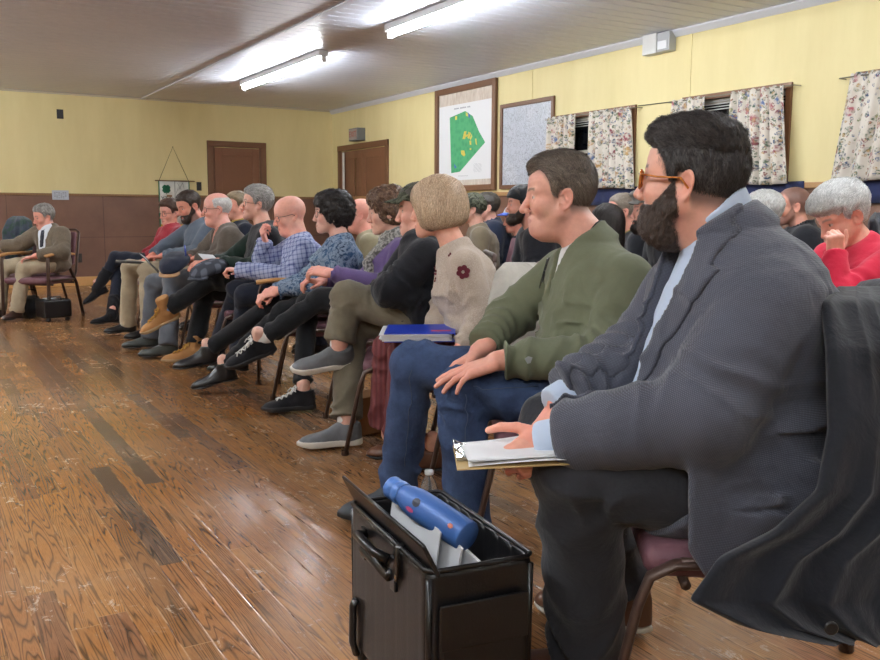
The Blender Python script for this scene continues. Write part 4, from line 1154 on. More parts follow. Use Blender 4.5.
# banner
r = empty('wall_banner', (3.38, YF, .79)); tag(r, 'white banner with a green clover hanging on a cord left of the far door', 'banner')
def bq(zx, zy): p = UY(145 + zx * 55 / 382, 140 + zy * 95 / 660, YF - .03); return float(p[0]), float(p[2])
BW = cloth('banner_white', 'cfcfcb', weave=200, wr=.5); GRE = plain('banner_green', '1f6b4c', .7); GLD = plain('banner_gold', 'b98a2c', .7)
x0_, zt_ = bq(98, 285); x1_, _ = bq(303, 285); _, zb_ = bq(108, 585); _, zf_ = bq(108, 612)
m = MB(); m.grid(lambda u, v: (x0_ + (x1_ - x0_) * u, YF - .022 - .004 * math.sin(u * 14), zt_ + (zb_ - zt_) * v), 30, 3); cl = m.build('cloth', BW, r, smooth=True, solid=.002)
MB().grid(lambda u, v: (x0_ + (x1_ - x0_) * u, YF - .022 - .004 * math.sin(u * 14), zb_ + (zf_ - zb_) * v), 30, 2).build('fringe', GLD, r, smooth=True, solid=.003)
m = MB()
for x in (x0_ - .004, x1_ + .004): m.bb((x - .007, YF - .030, zf_), (x + .007, YF - .020, zt_))
m.build('edging', GRE, r)
cx_, cz_ = bq(148, 340); m = MB()
for a in (45, 135, 225, 315):
    ca, sa = math.cos(math.radians(a)), math.sin(math.radians(a)); pts = []
    for kk in range(18):
        t = kk / 18 * 2 * math.pi; rr_ = .036 * (1 - .28 * math.exp(-((t) / .45) ** 2) - .28 * math.exp(-((t - 2 * math.pi) / .45) ** 2))
        lx, lz = .036 + rr_ * math.cos(t) * .95, rr_ * math.sin(t) * .95
        pts.append((cx_ + lx * ca - lz * sa, YF - .030, cz_ + lx * sa + lz * ca))
    m.poly(pts, (0, -1, 0), .002)
m.bb((cx_ - .004, YF - .032, cz_ - .075), (cx_ + .004, YF - .03, cz_))
m.build('clover_emblem', GRE, cl)
tx_, tz_ = bq(150, 408); INKG = plain('banner_ink', '3c4a46', .7)
text('YTA', .085, (tx_, YF - .030, tz_), axes((1, 0, 0), (0, 0, 1)), INKG, cl)
m = MB(); a, b = bq(206, 285); m.bb((a - .003, YF - .0305, zf_ + .1), (a + .003, YF - .029, b))
for (p1, p2) in (((226, 300), (250, 345)), ((232, 350), (262, 298)), ((262, 298), (272, 340)), ((215, 375), (232, 330))):
    a1, b1 = bq(*p1); a2, b2 = bq(*p2); m.tube([(a1, YF - .03, b1), (a2, YF - .03, b2)], .0022, 6)
m.build('stitched_lines', INKG, cl)
ax_, az_ = bq(70, 281); bx_, _ = bq(345, 281)
MB().tube([(ax_, YF - .026, az_), (bx_, YF - .026, az_)], .008, 10).build('rod', CASW, r, smooth=True)
px_, pz_ = bq(195, 48); MB().tube([(x0_, YF - .026, az_), (px_, YF - .012, pz_), (x1_, YF - .026, az_)], .004, 6).build('cord', plain('cord', '3b3a2c', .8), r)
MB().tube([(px_, YF, pz_), (px_, YF - .02, pz_ + .004)], .004, 6).build('nail', BLK, r)
# ---- lights
TUBE = NM('lit_tube'); TUBE.b.inputs['Emission Color'].default_value = (.93, .97, 1, 1); TUBE.b.inputs['Emission Strength'].default_value = LIGHT = 98; TUBE = TUBE.m
HOUS = plain('fixture_enamel', 'd8dadc', .4)
def fixture(x, y0, y1, label, vis=True):
    r = empty('ceiling_light', (x, (y0 + y1) / 2, ZC)); tag(r, label, 'ceiling light', 'strip lights')
    MB().bb((x - .05, y0, ZC - .055), (x + .05, y1, ZC)).build('housing', HOUS, r, bevel=.006)
    MB().tube([(x, y0 + .02, ZC - .083), (x, y1 - .02, ZC - .083)], .022, 10).build('tube', TUBE, r, smooth=True)
    for y in (y0 + .005, y1 - .005): MB().bb((x - .022, y - .012, ZC - .11), (x + .022, y + .012, ZC - .045)).build('end_cap', HOUS, r, bevel=.003)
fixture(3.64, 8.42, 10.86, 'lit strip light on the ceiling nearest the far wall')
fixture(3.64, 4.66, 7.02, 'lit strip light cut by the top edge of the photo')
fixture(3.64, 1.0, 3.4, 'lit strip light in the same row, above the near audience'); fixture(3.64, -2.4, -.2, 'lit strip light behind the camera, over the right rows')
for y in (11.6, 8.4, 5.2, 1.8, -1.4): fixture(-.9, y - 1.2, y + 1.2, 'lit strip light in the unseen left row, extended to brighten the far wall')  # out of view; the fixture nearest the far wall is added to brighten it
w = bpy.data.worlds.new('night'); SC.world = w; w.use_nodes = True; w.node_tree.nodes['Background'].inputs[0].default_value = (.02, .022, .03, 1); w.node_tree.nodes['Background'].inputs[1].default_value = .3
# ---- camera
cd = bpy.data.cameras.new('camera'); co = bpy.data.objects.new('camera', cd); COL.objects.link(co)
cd.sensor_width = 36; cd.sensor_fit = 'HORIZONTAL'; cd.lens = 36 * FPX / 880
M = Matrix(((rtc[0], upc[0], -fwv[0], 0), (rtc[1], upc[1], -fwv[1], 0), (rtc[2], upc[2], -fwv[2], HCAM), (0, 0, 0, 1))); co.matrix_world = M
cd.clip_start = .05; SC.camera = co
SC.view_settings.view_transform = 'Standard'; SC.view_settings.look = 'None'; SC.view_settings.gamma = 1; SC.view_settings.exposure = EXPO = 0.4
# ================================================================ people
def arr(J): return [J[k] for k in J if isinstance(J[k], np.ndarray) and J[k].shape == (3,) and k not in ('f', 'lat', 'cf', 'clat')]
def upts(J): return [J[k] for k in ('pel', 'neck', 'shL', 'shR', 'elL', 'elR', 'wrL', 'wrR') if k in J]
def lpts(J): return [J[k] for k in ('pel', 'hipL', 'hipR', 'knL', 'knR', 'anL', 'anR') if k in J]
def start(n, S):
    J = joints(S); report(n, J)
    root = empty('person', (J['pel'][0], J['pel'][1], 0)); tag(root, S['label'], 'person', S.get('group'))
    return J, root
def add_shoe(J, sd, toe, root, mu, ms, style, sc=1.0, up=None, laces=None, off=(0, 0, 0), res=.006):
    s = Shoe(J['an' + sd] + np.array(off), toe, up, style, sc); J.setdefault('shoes', []).append(s); s._a = (root, mu, ms, laces, res)
    return s
def make_shoes(J):
    for s in J.get('shoes', []):
        root, mu, ms, laces, res = s._a; pts = [s.o - .12, s.o + .12, s.o + s.R[0] * .2]
        u = garment('shoe', s.upper, pts, root, mu, res, pad=.10, margin=.02)
        garment('sole', s.sole, pts, u, ms, res * .8, pad=.10, margin=.015)
        if laces:
            mb = MB()
            def W(x, y, z): return s.o + (s.R[0] * x + s.R[1] * y + s.R[2] * z) * s.sc
            zz = lambda x: np.interp(x, [.02, .045, .08, .12, .16], [.018, .014, -.006, -.021, -.030])
            xs = np.linspace(.035, .135, 5); w = .019
            for i in range(len(xs) - 1):
                a, b = xs[i], xs[i + 1]
                for sg in (1, -1): mb.tube([W(a, sg * w, zz(a) - .004), W((a + b) / 2, 0, zz((a + b) / 2) + .005), W(b, -sg * w, zz(b) - .004)], .0026 * laces[1], 6)
            a = xs[0]
            for sg in (1, -1):
                mb.tube([W(a, 0, zz(a) + .006), W(a - .005, sg * .02, zz(a) + .022), W(a + .01, sg * .04, zz(a) + .004), W(a + .002, sg * .012, zz(a) + .008)], .0026 * laces[1], 6)
                mb.tube([W(a, 0, zz(a) + .006), W(a + .02, sg * .022, zz(a) + .010), W(a + .035, sg * .035, zz(a) - .01)], .0024 * laces[1], 6)
            mb.build('laces', laces[0], u, smooth=True)
NEAR = (.011, .0032, .0035)
BSHIRT = cloth('blue_shirt', 'b9c8de', weave=1200, wb=.1, vary=.05)
BLAZER = NM('grey_blazer', .88, .25); _v = BLAZER.coord()
_a = BLAZER.math('SINE', BLAZER.math('MULTIPLY', BLAZER.sep(BLAZER.coord(rot=(.3, .5, .8)))[0], 1500)); _b = BLAZER.math('SINE', BLAZER.math('MULTIPLY', BLAZER.sep(BLAZER.coord(rot=(.3, .5, .8)))[2], 1500))
_d = BLAZER.ramp(BLAZER.math('MULTIPLY', _a, _b), [(.15, 0), (.5, 1)])
BLAZER.col(BLAZER.mix(_d, BLAZER.mix(BLAZER.ramp(BLAZER.noise(_v, 8, 4), [(.3, 0), (.7, 1)]), '3a3c46', '444651'), '5e606b')); BLAZER.bump(BLAZER.noise(_v, 11, 5, .6, .5), .4, .022); BLAZER.bump(_d, .25, .0006); BLAZER.b.inputs['Sheen Weight'].default_value = .2; BLAZER = BLAZER.m
CHARC = cloth('charcoal_wool', '2a2b30', weave=900, wb=.1, vary=.08)
BLKC = cloth('black_cloth', '15161a', weave=700); NAVYC = cloth('dark_navy', '1a1e2c', weave=700)
BRLEA = plain('brown_leather', '5a3826', .35, nb=.2); BLEA = plain('black_leather', '17171a', .32, nb=.2, nscale=60); RUB = plain('dark_rubber', '1c1c1e', .6); WRUB = plain('white_rubber', 'c9c5bb', .6)
AMB = NM('amber_frame', .2, .5); AMB.col(AMB.mix(AMB.ramp(AMB.noise(AMB.coord(), 90, 3), [(.35, 0), (.65, 1)]), 'a8561a', 'd68a3a')); AMB.b.inputs['Coat Weight'].default_value = .5; AMB = AMB.m
LENS = NM('clear_lens', .03, .5); LENS.b.inputs['Transmission Weight'].default_value = 1; LENS.b.inputs['IOR'].default_value = 1.02; LENS.col('f4f6f8'); LENS = LENS.m
BLKF = plain('black_frame', '18181b', .3); METF = plain('metal_frame', '77797e', .3, .9)
# ---------------------------------------------------------------- the man in the grey blazer
S = dict(label='bearded man in grey blazer and amber glasses holding a clipboard', build='big', s=1.06,
    t=1.86, pel=(748, 470, 0), yaw=150, neck=(724, 234, .0), cyaw=158, sh=.165, shf=.0, shd=.085,
    head=(690, 181, 0), hd=(119, -5, 0), hs=1.0, deep=1.08,
    elL=(704, 416, -.20), wrL=(552, 440, -.10), elR=(650, 350, .20), wrR=(562, 400, .10),
    knL=(578, 474, -.08), knR=(556, 428, .26), anL=(588, 652, .07), anR=(622, 588, .34),
    h=dict(skin='d8a692', fat=.012, jaw=1.1, ear=1.1, nose=1.05, stubble=('4a3a33', .75), brow='2a211d', neck=.068, eye=.004),
    hair=dict(style='short', col='2b2625', col2='453f3d', mix2=.5, th=.010, top=.010, quiff=.004, line=.058, fade=.022, tex=.005, jit=.35, n=14000, L=.028, w=.0008, lift=.010, res=.0035,
              flow=lambda q: np.stack([np.where(q[:, 2] > .06, .7, -.25), .35 * np.sign(q[:, 1]) * 0 + .1, np.where(q[:, 2] > .06, .35, -1.0)], 1).astype(f32)))
S['hands'] = dict(L=dict(d=(-.78, .30, -.50), n=(-.55, -.80, .15), curl=[1.0, 1.0, 1.05, 1.1], thumb=.3, s=.95), R=dict(d=(-.72, -.05, -.70), n=(-.60, .15, .62), curl=[.7, .75, .8, .85], thumb=.6, s=.95))
J, root = start('p1', S); p1 = root; J1 = J
add_shoe(J, 'L', (-.55, .8, 0), root, BRLEA, WRUB, 'dress', 1.08); add_shoe(J, 'R', (-.5, .85, 0), root, BRLEA, WRUB, 'dress', 1.08)
build_body(S, J, root, NEAR); build_hair(S, J, root); build_beard(S, J, root, dict(th=.0020, chin=.2, col='4a3c34', n=9000, L=.012, res=.0035)); make_shoes(J)
glasses(J, root, AMB, rim=.0028, w=.026, hgt=.019, thick=1, lensm=LENS, temple=.0030, wide=.080, x0=.098)
tor = J['tor']
def shirt_collar(J, r, h, th=.003, flare=.25): return collar_ring(J, r=r, h=h, th=th, flare=flare, drop=.02)
st_ = garment('shirt', top_sdf(S, J, .004, folds=(0, 0), sleeve=(.060, .050, .046, .037), sl_end=.03, torsof=.003), upts(J), root, BSHIRT, .007)
garment('collar', shirt_collar(J, .072, .074, th=.0045, flare=.35), [J['neck']], st_, BSHIRT, .0045, pad=.15)
TRO1 = trousers_sdf(S, J, th=(.122, .090), sh=(.086, .084), folds=(.011, .013), hem=-.005)
def tail1(p):   # the left front of the open jacket hanging beside the thigh
    q = (p - (J['hipL'] + J['lat'] * .13).astype(f32)); x = q @ J['f'].astype(f32); y = q @ J['lat'].astype(f32); z = q[:, 2]
    d = np.maximum(np.abs(y + .02 * np.sin(x * 22) * .5 + z * .10) - .008, np.maximum(np.abs(x - .07) - .12, z - .08))
    return smax(d, (-z - .215 + np.abs(x - .10) * 1.5), .01)
def jcut(p, d):
    t, u, v = tor.co(p); w = np.interp(t, [.0, .25, .55, .85, .97, 1.1], [.16, .10, .07, .085, .085, .05]).astype(f32)
    cut = np.maximum(np.abs(u + .004) - w * .95, .015 - v); return smax(d, -cut, .006)
BASE1 = top_sdf(S, J, .026, sleeve=(.074, .068, .064, .046), folds=(.010, .011), hem=-.05, sl_end=-.015, torsof=.014, collar=None, shoulder=1.15)
def lapel(p):   # turned collar and lapels along the opening
    t, u, v = tor.co(p); w = np.interp(t, [.0, .25, .55, .85, .97, 1.1], [.16, .10, .07, .085, .085, .05]).astype(f32)
    au = np.abs(u + .004); w = w * f32(.95); lw = np.interp(t, [.35, .5, .80, .84, .87, 1.02], [.0, .03, .075, .080, .055, .045]).astype(f32)
    d = BASE1(p); band = smax(w - au - .001, au - w - lw, .004)
    return smax(smax(np.abs(d - .003) - .0055, band, .004), np.maximum(.0 - v, .34 - t), .004)
bl = garment('blazer', with_skirt(top_sdf(S, J, .026, sleeve=(.074, .068, .064, .046), folds=(.010, .011), hem=-.05, sl_end=-.015, torsof=.014, cuts=jcut, collar=collar_ring(J, r=.083, h=.036, th=.005, flare=.5, drop=.045), shoulder=1.15), TRO1, J, ahead=.15, below=-.13, tail=tail1, slant=-.9), upts(J) + [J['pel'] - A(0, 0, .15)], root, BLAZER, .006)
garment('lapel', lapel, upts(J), bl, BLAZER, .005)
garment('trousers', TRO1, lpts(J), root, CHARC, .008)
for sd in 'LR': garment('sock', lambda p, a=J['an' + sd], b=J['kn' + sd]: limb(p, a, a + (b - a) * .3, .044, .050), [J['an' + sd]], root, cloth('navy_sock' + sd, '1c2547'), .008, pad=.2)
# ---------------------------------------------------------------- the man in the green pullover
S = dict(label='man in olive green zip pullover and blue jeans, hands on his knee', build='man', s=1.03,
    t=2.74, pel=(580, 390, 0), yaw=145, neck=(588, 244, 0), cyaw=170, sh=.178, shf=-.02, wide=1.12, shd=.045,
    head=(559, 196, 0), hd=(147, 3, 0), hs=1.02,
    elL=(610, 356, -.22), wrL=(497, 361, -.22), elR=(508, 318, .22), wrR=(480, 350, .06),
    knL=(462, 392, -.16), knR=(414, 364, .14), anL=('F', 'knL', -.02, 0, .10), anR=(398, 486, .30),
    h=dict(skin='d9a592', fat=.004, jaw=1.08, nose=1.15, ear=1.08, brow='5a4636', lips='b8766c', neck=.058, wrinkle=.6),
    hair=dict(style='short', col='5a4e45', col2='84776a', mix2=.4, jit=.12, th=.011, top=.008, quiff=.004, line=.060, recede=.6, n=12000, L=.040, w=.0007, lift=.006, res=.0035,
              flow=lambda q: np.stack([np.where(q[:, 2] > .05, -.4, -.5), np.where(q[:, 2] > .06, .9, .0) , np.where(q[:, 2] > .05, -.1, -.9)], 1).astype(f32)))
S['hands'] = dict(L=dict(d=(-.86, .38, -.28), n=(-.2, -.1, 1), curl=[.10,.12,.2,.3], thumb=.15), R=dict(d=(-.5, .5, -.4), n=(-.3, .2, 1), curl=.3))
J, root = start('p2', S); J2 = J; p2 = root
add_shoe(J, 'R', (-.95, .1, 0), root, plain('slate_shoe', '33383e', .6), RUB, 'sneaker'); add_shoe(J, 'L', (-.8, .4, 0), root, plain('slate_shoe_b', '33383e', .6), RUB, 'sneaker')
build_body(S, J, root, NEAR); build_hair(S, J, root); make_shoes(J)
OLIVE = cloth('olive_fleece', '646853', weave=900, wb=.15, vary=.10, sheen=.1, wr=.25); tor = J['tor']
garment('undershirt', top_sdf(S, J, .003, folds=(0, 0), sleeves=False, collar=shirt_collar(J, .062, .016, th=.005), torsof=0), upts(J), root, plain('white_tee', 'cfcfcf', .8), .008)
def zcut(p, d):
    t, u, v = tor.co(p); w = np.interp(t, [.62, .95, 1.1], [.0, .030, .06]).astype(f32)
    return smax(d, -np.maximum(np.maximum(np.abs(u) - w, .02 - v), .60 - t), .005)
pu = garment('pullover', top_sdf(S, J, .016, sleeve=(.066, .058, .054, .038), folds=(.013, .015), hem=-.12, sl_end=-.02, torsof=.012, cuts=zcut, collar=collar_ring(J, r=.071, h=.046, th=.005, flare=.45, drop=.03)), upts(J), root, OLIVE, .0065)
garment('collar_lining', collar_ring(J, r=.065, h=.050, th=.0045, flare=.45, drop=.03), [J['neck']], pu, BLKC, .005)
JEANS = NM('blue_denim', .85, .2); _v = JEANS.coord()
JEANS.col(JEANS.mix(JEANS.ramp(JEANS.noise(_v, 6, 5, .65), [(.35, 0), (.68, 1)]), JEANS.mix(JEANS.ramp(JEANS.noise(_v, 500, 2), [(.4, 0), (.6, 1)]), '222d46', '2c3a56'), '45577a')); JEANS.bump(JEANS.noise(_v, 11, 5, .6, .5), .5, .022); JEANS.bump(JEANS.noise(_v, 700, 2), .25, .0006); JEANS = JEANS.m
garment('jeans', trousers_sdf(S, J, th=(.098, .074), sh=(.070, .066), folds=(.013, .012), hem=.02), lpts(J), root, JEANS, .0075)
PEOPLE = {}
def person(n, S):
    S.setdefault('s', .93); S.setdefault('hs', 1.0)
    J, root = start(n, S); t = S.get('t', 5); fa = S.get('fa', 1 if t < 4.3 else 2)
    res = ((.014, .0042, .0045), (.020, .006, .006))[fa - 1]; gr = (.009, .013)[fa - 1]
    for sd in 'LR':
        sh = S.get('shoe')
        if sh and 'an' + sd in J:
            k = sh.get(sd, {}); add_shoe(J, sd, k.get('toe', J['f']), root, sh['mat'], sh['sole'], k.get('style', sh.get('style', 'dress')), sh.get('sc', .93), up=k.get('up'), laces=sh.get('laces'), res=(.006, .008)[fa - 1], off=k.get('off', (0, 0, 0)))
    build_body(S, J, root, res)
    if 'hair' in S: S['hair'].setdefault('res', (.005, .007)[fa - 1]); build_hair(S, J, root)
    if 'beard' in S: build_beard(S, J, root, dict(res=.005, **S['beard']))
    T = S['top']; wo = S.get('build') == 'woman'
    if 'inner' in S:
        I = S['inner']; garment(I.get('name', 'shirt'), top_sdf(S, J, .004, folds=(0, 0), sleeves=False, torsof=0), upts(J), root, I['mat'], gr); garment('collar', collar_ring(J, r=I.get('r', .062), h=I.get('h', .030), th=.005, flare=.25, drop=.015), [J['neck']], list(root.children)[-1], I['mat'], .006, pad=.14)
    cuts = None
    if 'open' in T:
        a, b, z = T['open']; tor = J['tor']
        def cuts(p, d):
            t_, u, v = tor.co(p); w = np.interp(t_, [z, .9, 1.1], [a, b, b]).astype(f32)
            return smax(d, -np.maximum(np.maximum(np.abs(u) - w, .02 - v), z - .02 - t_), .006)
    g = T.get('g', .014); sl = T.get('sleeve', (.050, .044, .042, .032) if wo else (.060, .052, .050, .038))
    col = collar_ring(J, r=T.get('cr', .060 if wo else .068), h=T['ch'], th=.005, flare=T.get('flare', .4), drop=.02) if T.get('ch') else None
    base = top_sdf(S, J, g, sleeve=sl, folds=T.get('folds', (.010, .011)), hem=T.get('hem', -.12), sl_end=T.get('end', -.02), torsof=T.get('torsof', .010), cuts=cuts, collar=col, sd=len(n) * 3.3 + ord(n[-1]))
    L = S.get('legs'); tro = None
    if L: tro = trousers_sdf(S, J, th=L.get('th', (.080, .062) if wo else (.090, .070)), sh=L.get('sh', (.056, .050) if wo else (.062, .062)), folds=L.get('folds', (.010, .010)), hem=L.get('hem', .02), sd=ord(n[-1]))
    if tro and T.get('skirt'): base = with_skirt(base, tro, J, ahead=T['skirt'], below=-.10)
    if T.get('vest'):
        garment('green_pullover', top_sdf(S, J, .010, sleeve=sl, folds=(.007, .009), hem=-.1, sl_end=-.02, collar=collar_ring(J, r=.060, h=.03, th=.004)), upts(J), root, T['vest'], gr)
        base = top_sdf(S, J, g, sleeve=(.066, .05, .05, .04), hem=-.1, sleeves=False, collar=col, torsof=.010)
    top = garment(T['name'], base, upts(J), root, T['mat'], gr)
    if tro: garment(L.get('name', 'trousers'), tro, lpts(J), root, L['mat'], gr)
    for sd, sm in (S.get('socks') or {}).items():
        a, k_ = J['an' + sd], J['kn' + sd]; garment('sock', lambda p: limb(p, a + nrm(k_ - a) * .022, a + (k_ - a) * .35, .0405, .044), [a, k_], root, sm, gr * .8, pad=.08)
    make_shoes(J)
    if 'glasses' in S: glasses(J, root, S['glasses'], rim=.0017, temple=.0016, lensm=None)
    PEOPLE[n] = (J, root, top, S); return J, root, top
SK = dict(a='d6a795', b='dab09f', c='cc9d8a', d='deb6a8', e='c69480')
KHAKI = cloth('khaki_twill', 'a79a83', weave=600); OLKH = cloth('olive_khaki', '665f50', weave=600); BEIGE = cloth('beige_knit', 'a89a8c', 'b8aa9c', weave=500, knit=120); FLEECE = cloth('black_fleece', '191a20', weave=250, wb=.5)
MARO = NM('maroon_pleat', .8, .2); MARO.col(MARO.mix(MARO.wave(MARO.coord(rot=(0, 0, .5)), 14, 1.2), '552a2c', '653334')); MARO.bump(MARO.wave(MARO.coord(rot=(0, 0, .5)), 14, 1.2), .5, .008); MARO = MARO.m
CAMO = NM('camo_cloth', .9, .2); _v = CAMO.coord(); CAMO.col(CAMO.ramp(CAMO.noise(_v, 28, 3, .6, 1), [(0, '23241f'), (.42, '3a3c30'), (.5, '55584a'), (.6, '6b6a5e'), (.66, '2b2c26')], 'CONSTANT')); CAMO = CAMO.m
PURP = cloth('purple_knit', '5b4a75', weave=600, vary=.1); GREYT = cloth('grey_tweed', '4e4e50', weave=500)
BLUEP = NM('blue_patterned_knit', .85, .2); _v = BLUEP.coord(); BLUEP.col(BLUEP.mix(BLUEP.ramp(BLUEP.noise(_v, 38, 4, .7, 1.2), [(.44, 0), (.52, 1)]), BLUEP.mix(BLUEP.ramp(BLUEP.noise(_v, 12, 3), [(.4, 0), (.6, 1)]), '22344f', '2f4f72'), '7c8ca0')); BLUEP.bump(BLUEP.noise(_v, 16, 4), .4, .006); BLUEP = BLUEP.m
CHECK = NM('checked_shirt', .85, .2); _v = CHECK.coord(rot=(.15, .1, .6)); _s = CHECK.sep(_v)
def _ck(ax): return CHECK.ramp(CHECK.math('SINE', CHECK.math('MULTIPLY', _s[ax], 230)), [(.45, 0), (.75, 1)])
CHECK.col(CHECK.mix(CHECK.math('MULTIPLY', CHECK.math('ADD', CHECK.math('ADD', _ck(0), _ck(1)), _ck(2)), .40), 'a3acc9', '414a7c')); CHECK.bump(CHECK.noise(CHECK.coord(), 16, 4), .4, .006); CHECK = CHECK.m
DGREEN = cloth('dark_green_knit', '16261f', weave=500); VEST = cloth('black_vest', '202226', weave=300, wb=.4); BRTW = cloth('brown_tweed', '4f4740', '5e554c', weave=500); TANTW = cloth('tan_tweed', '6b5f50', '5a5044', weave=500)
BLGR = cloth('slate_pullover', '525c69', weave=600, vary=.1); REDK = cloth('red_knit', '8c1f2c', weave=500); REDF = cloth('crimson_jumper', 'bf1f3c', weave=600, vary=.1, wr=.3); GRTR = cloth('grey_trouser', '5c6068', weave=600); DGTR = cloth('dark_grey_trouser', '3b3c40', weave=600)
NHOOD = cloth('navy_hood', '1c2438', weave=500); TANJ = cloth('tan_jacket', '6d6250', weave=400); OLT = cloth('olive_shirt', '8a8268', weave=500); YELJ = cloth('yellow_collar', 'a08a3a', weave=400); PINKS = cloth('rose_shirt', 'b0705f', weave=500)
TANB = plain('tan_nubuck', 'a37544', .8, nb=.3); GUM = plain('gum_sole', 'a08560', .6); SLIP = cloth('grey_mesh_shoe', '66686b', weave=800, wb=.5); LACE = plain('white_lace', 'dcdcda', .7); TLACE = plain('tan_lace', 'b98a3c', .7); WS = cloth('white_sock', 'd8d8d8', weave=400)
BSUE = cloth('black_suede', '15151a', weave=300); GLEA = plain('grey_green_leather', '3a3f3d', .5); WHS = plain('white_shirt', 'cdd2da', .8)
wave_flow = lambda q: np.stack([.15 - (q[:, 0] > .03) * .2, np.sign(q[:, 1]) * np.where(q[:, 2] > .07, 1.0, .1), np.where(q[:, 2] > .09, -.2, -1.0)], 1).astype(f32)
back_flow = lambda q: np.stack([np.where(q[:, 2] > .03, -1., -.4), np.zeros(len(q)), np.where(q[:, 2] > .05, .1, -1)], 1).astype(f32)
def sh(style='short', c='888580', n=1500, **k): return dict(style=style, col=c, n=n, L=k.pop('L', .03), w=k.pop('w', .0011), **k)
# --- blonde woman
J3, p3, top3 = person('p3', dict(label='blonde woman with bobbed hair in beige jumper with maroon flowers', build='woman', s=.95, t=3.6, fa=1,
    pel=(482, 344, 0), yaw=150, neck=(456, 250, 0), cyaw=158, sh=.175, shf=-.01, head=(437, 208, 0), hd=(138, 4, 0), wide=1.12,
    elL=(484, 318, -.18), wrL=(458, 352, -.22), elR=(440, 322, .16), wrR=(424, 344, .02), knL=(408, 356, -.06), knR=(392, 350, .12), anL=('F', 'knL', .02, 0, .1), anR=('F', 'knR', .02, 0, .1),
    h=dict(skin='dba892', nose=.95, jaw=.92, brow='8a6c50', lips='b8665f'), hair=dict(style='bob', col='d2b99c', col2='a98c70', mix2=.6, jit=.05, tilt=.05, var=.10, n=14000, L=.085, w=.0013, len=-.088, lift=.0015, res=.0045, flow=wave_flow),
    top=dict(name='jumper', mat=BEIGE, g=.012, hem=-.15, skirt=.06), legs=dict(name='wide_trousers', mat=MARO, th=(.085, .075), sh=(.076, .085), hem=-.035), shoe=dict(mat=BRLEA, sole=RUB, style='dress', L=dict(off=(.10, -.04, -.02)), R=dict(off=(.10, -.04, -.02)))))
# --- person in camo cap and khaki trousers
J4, p4, _ = person('p4', dict(label='person in camouflage cap, black fleece and khaki trousers with legs crossed', t=4.0, fa=1, s=.95,
    pel=(424, 318, 0), yaw=152, neck=(420, 243, 0), cyaw=160, head=(420, 211, .08), hd=(150, 2, 0),
    elL=(390, 290, -.20), wrL=(428, 306, -.14), elR=(385, 292, .18), wrR=(405, 304, .06), knL=(348, 297, -.02), knR=(352, 324, .10), anL=(338, 349, -.05), anR=(346, 425, ('z', .10)),
    h=dict(skin=SK['a'], nose=1.0), hair=sh(c='4a443c', n=800), top=dict(name='fleece', mat=FLEECE, ch=.05, g=.02, hem=-.15, skirt=.05), legs=dict(mat=OLKH, sh=(.068, .070), th=(.092, .074), hem=-.03),
    socks=dict(L=WS, R=WS), shoe=dict(mat=SLIP, sole=WRUB, style='slip', sc=1.0, L=dict(toe=(-.93, .3, -.10), up=(-.1, -.35, .93)), R=dict(toe=(-.95, .25, 0)))))
# --- woman in purple
J5, p5, top5 = person('p5', dict(label='woman in purple jumper with chunky grey scarf and short auburn curls', build='woman', t=4.7, fa=1, s=.95,
    pel=(392, 303, 0), yaw=154, neck=(397, 240, 0), cyaw=160, head=(387, 211, 0), hd=(153, 9, 0), wide=1.15,
    elL=(392, 287, -.18), wrL=(330, 273, -.10), elR=(360, 285, .18), wrR=(322, 281, .06), knL=(320, 300, -.06), knR=(308, 304, .10), anL=(259, 341, -.06), anR=(302, 393, ('z', .1)),
    h=dict(skin=SK['b'], nose=1.0, brow='6a4c3c', wrinkle=.6), hair=sh('curly', '5a4236', 3500, col2='8a7058', mix2=.5, L=.035, curl=.8, amp=1.0, showear=1, seed=4, w=.001),
    hands=dict(L=dict(curl=.45, n=(-.2, -.5, .85), thumb=.3, s=.92), R=dict(curl=.7, s=.92)), top=dict(name='jumper', mat=PURP, g=.012, hem=-.15, skirt=.05), legs=dict(mat=BLKC, hem=-.05),
    socks=dict(L=WS), shoe=dict(mat=BSUE, sole=RUB, style='sneaker', sc=.98, laces=(LACE, 1.4), L=dict(toe=(-.95, .25, -.35), up=(-.35, -.25, .9)), R=dict(toe=(-.95, .2, 0)))))
# --- woman in blue patterned jumper
J6, p6, _ = person('p6', dict(label='woman with dark curly hair and glasses in blue patterned jumper, black ankle boots', build='woman', t=5.15, s=.95,
    pel=(334, 295, 0), yaw=156, neck=(340, 241, 0), cyaw=163, head=(332, 213, 0), hd=(157, 2, 0), wide=1.25,
    elL=(338, 280, -.17), wrL=(277, 291, -.06), elR=(306, 280, .18), wrR=(272, 292, .05), knL=(284, 312, -.06), knR=(272, 305, .09), anL=(223, 368, -.06), anR=(206, 351, .08),
    h=dict(skin=SK['b'], nose=.95, brow='2c2420'), hair=sh('curly', '211d1d', 3500, col2='3a3433', mix2=.3, L=.04, curl=.9, amp=1.4, seed=9), glasses=BLKF,
    hands=dict(L=dict(curl=.75, thumb=.4, s=.9, n=(-.3, -.6, .7)), R=dict(curl=.8, s=.9)), top=dict(name='jumper', mat=BLUEP, g=.014, hem=-.15, skirt=.05, ch=.03), legs=dict(mat=BLKC, hem=-.03),
    shoe=dict(mat=BLEA, sole=BLEA, style='ankle', sc=.95, L=dict(toe=(-.95, .3, -.22)), R=dict(toe=(-.98, .2, -.1)))))
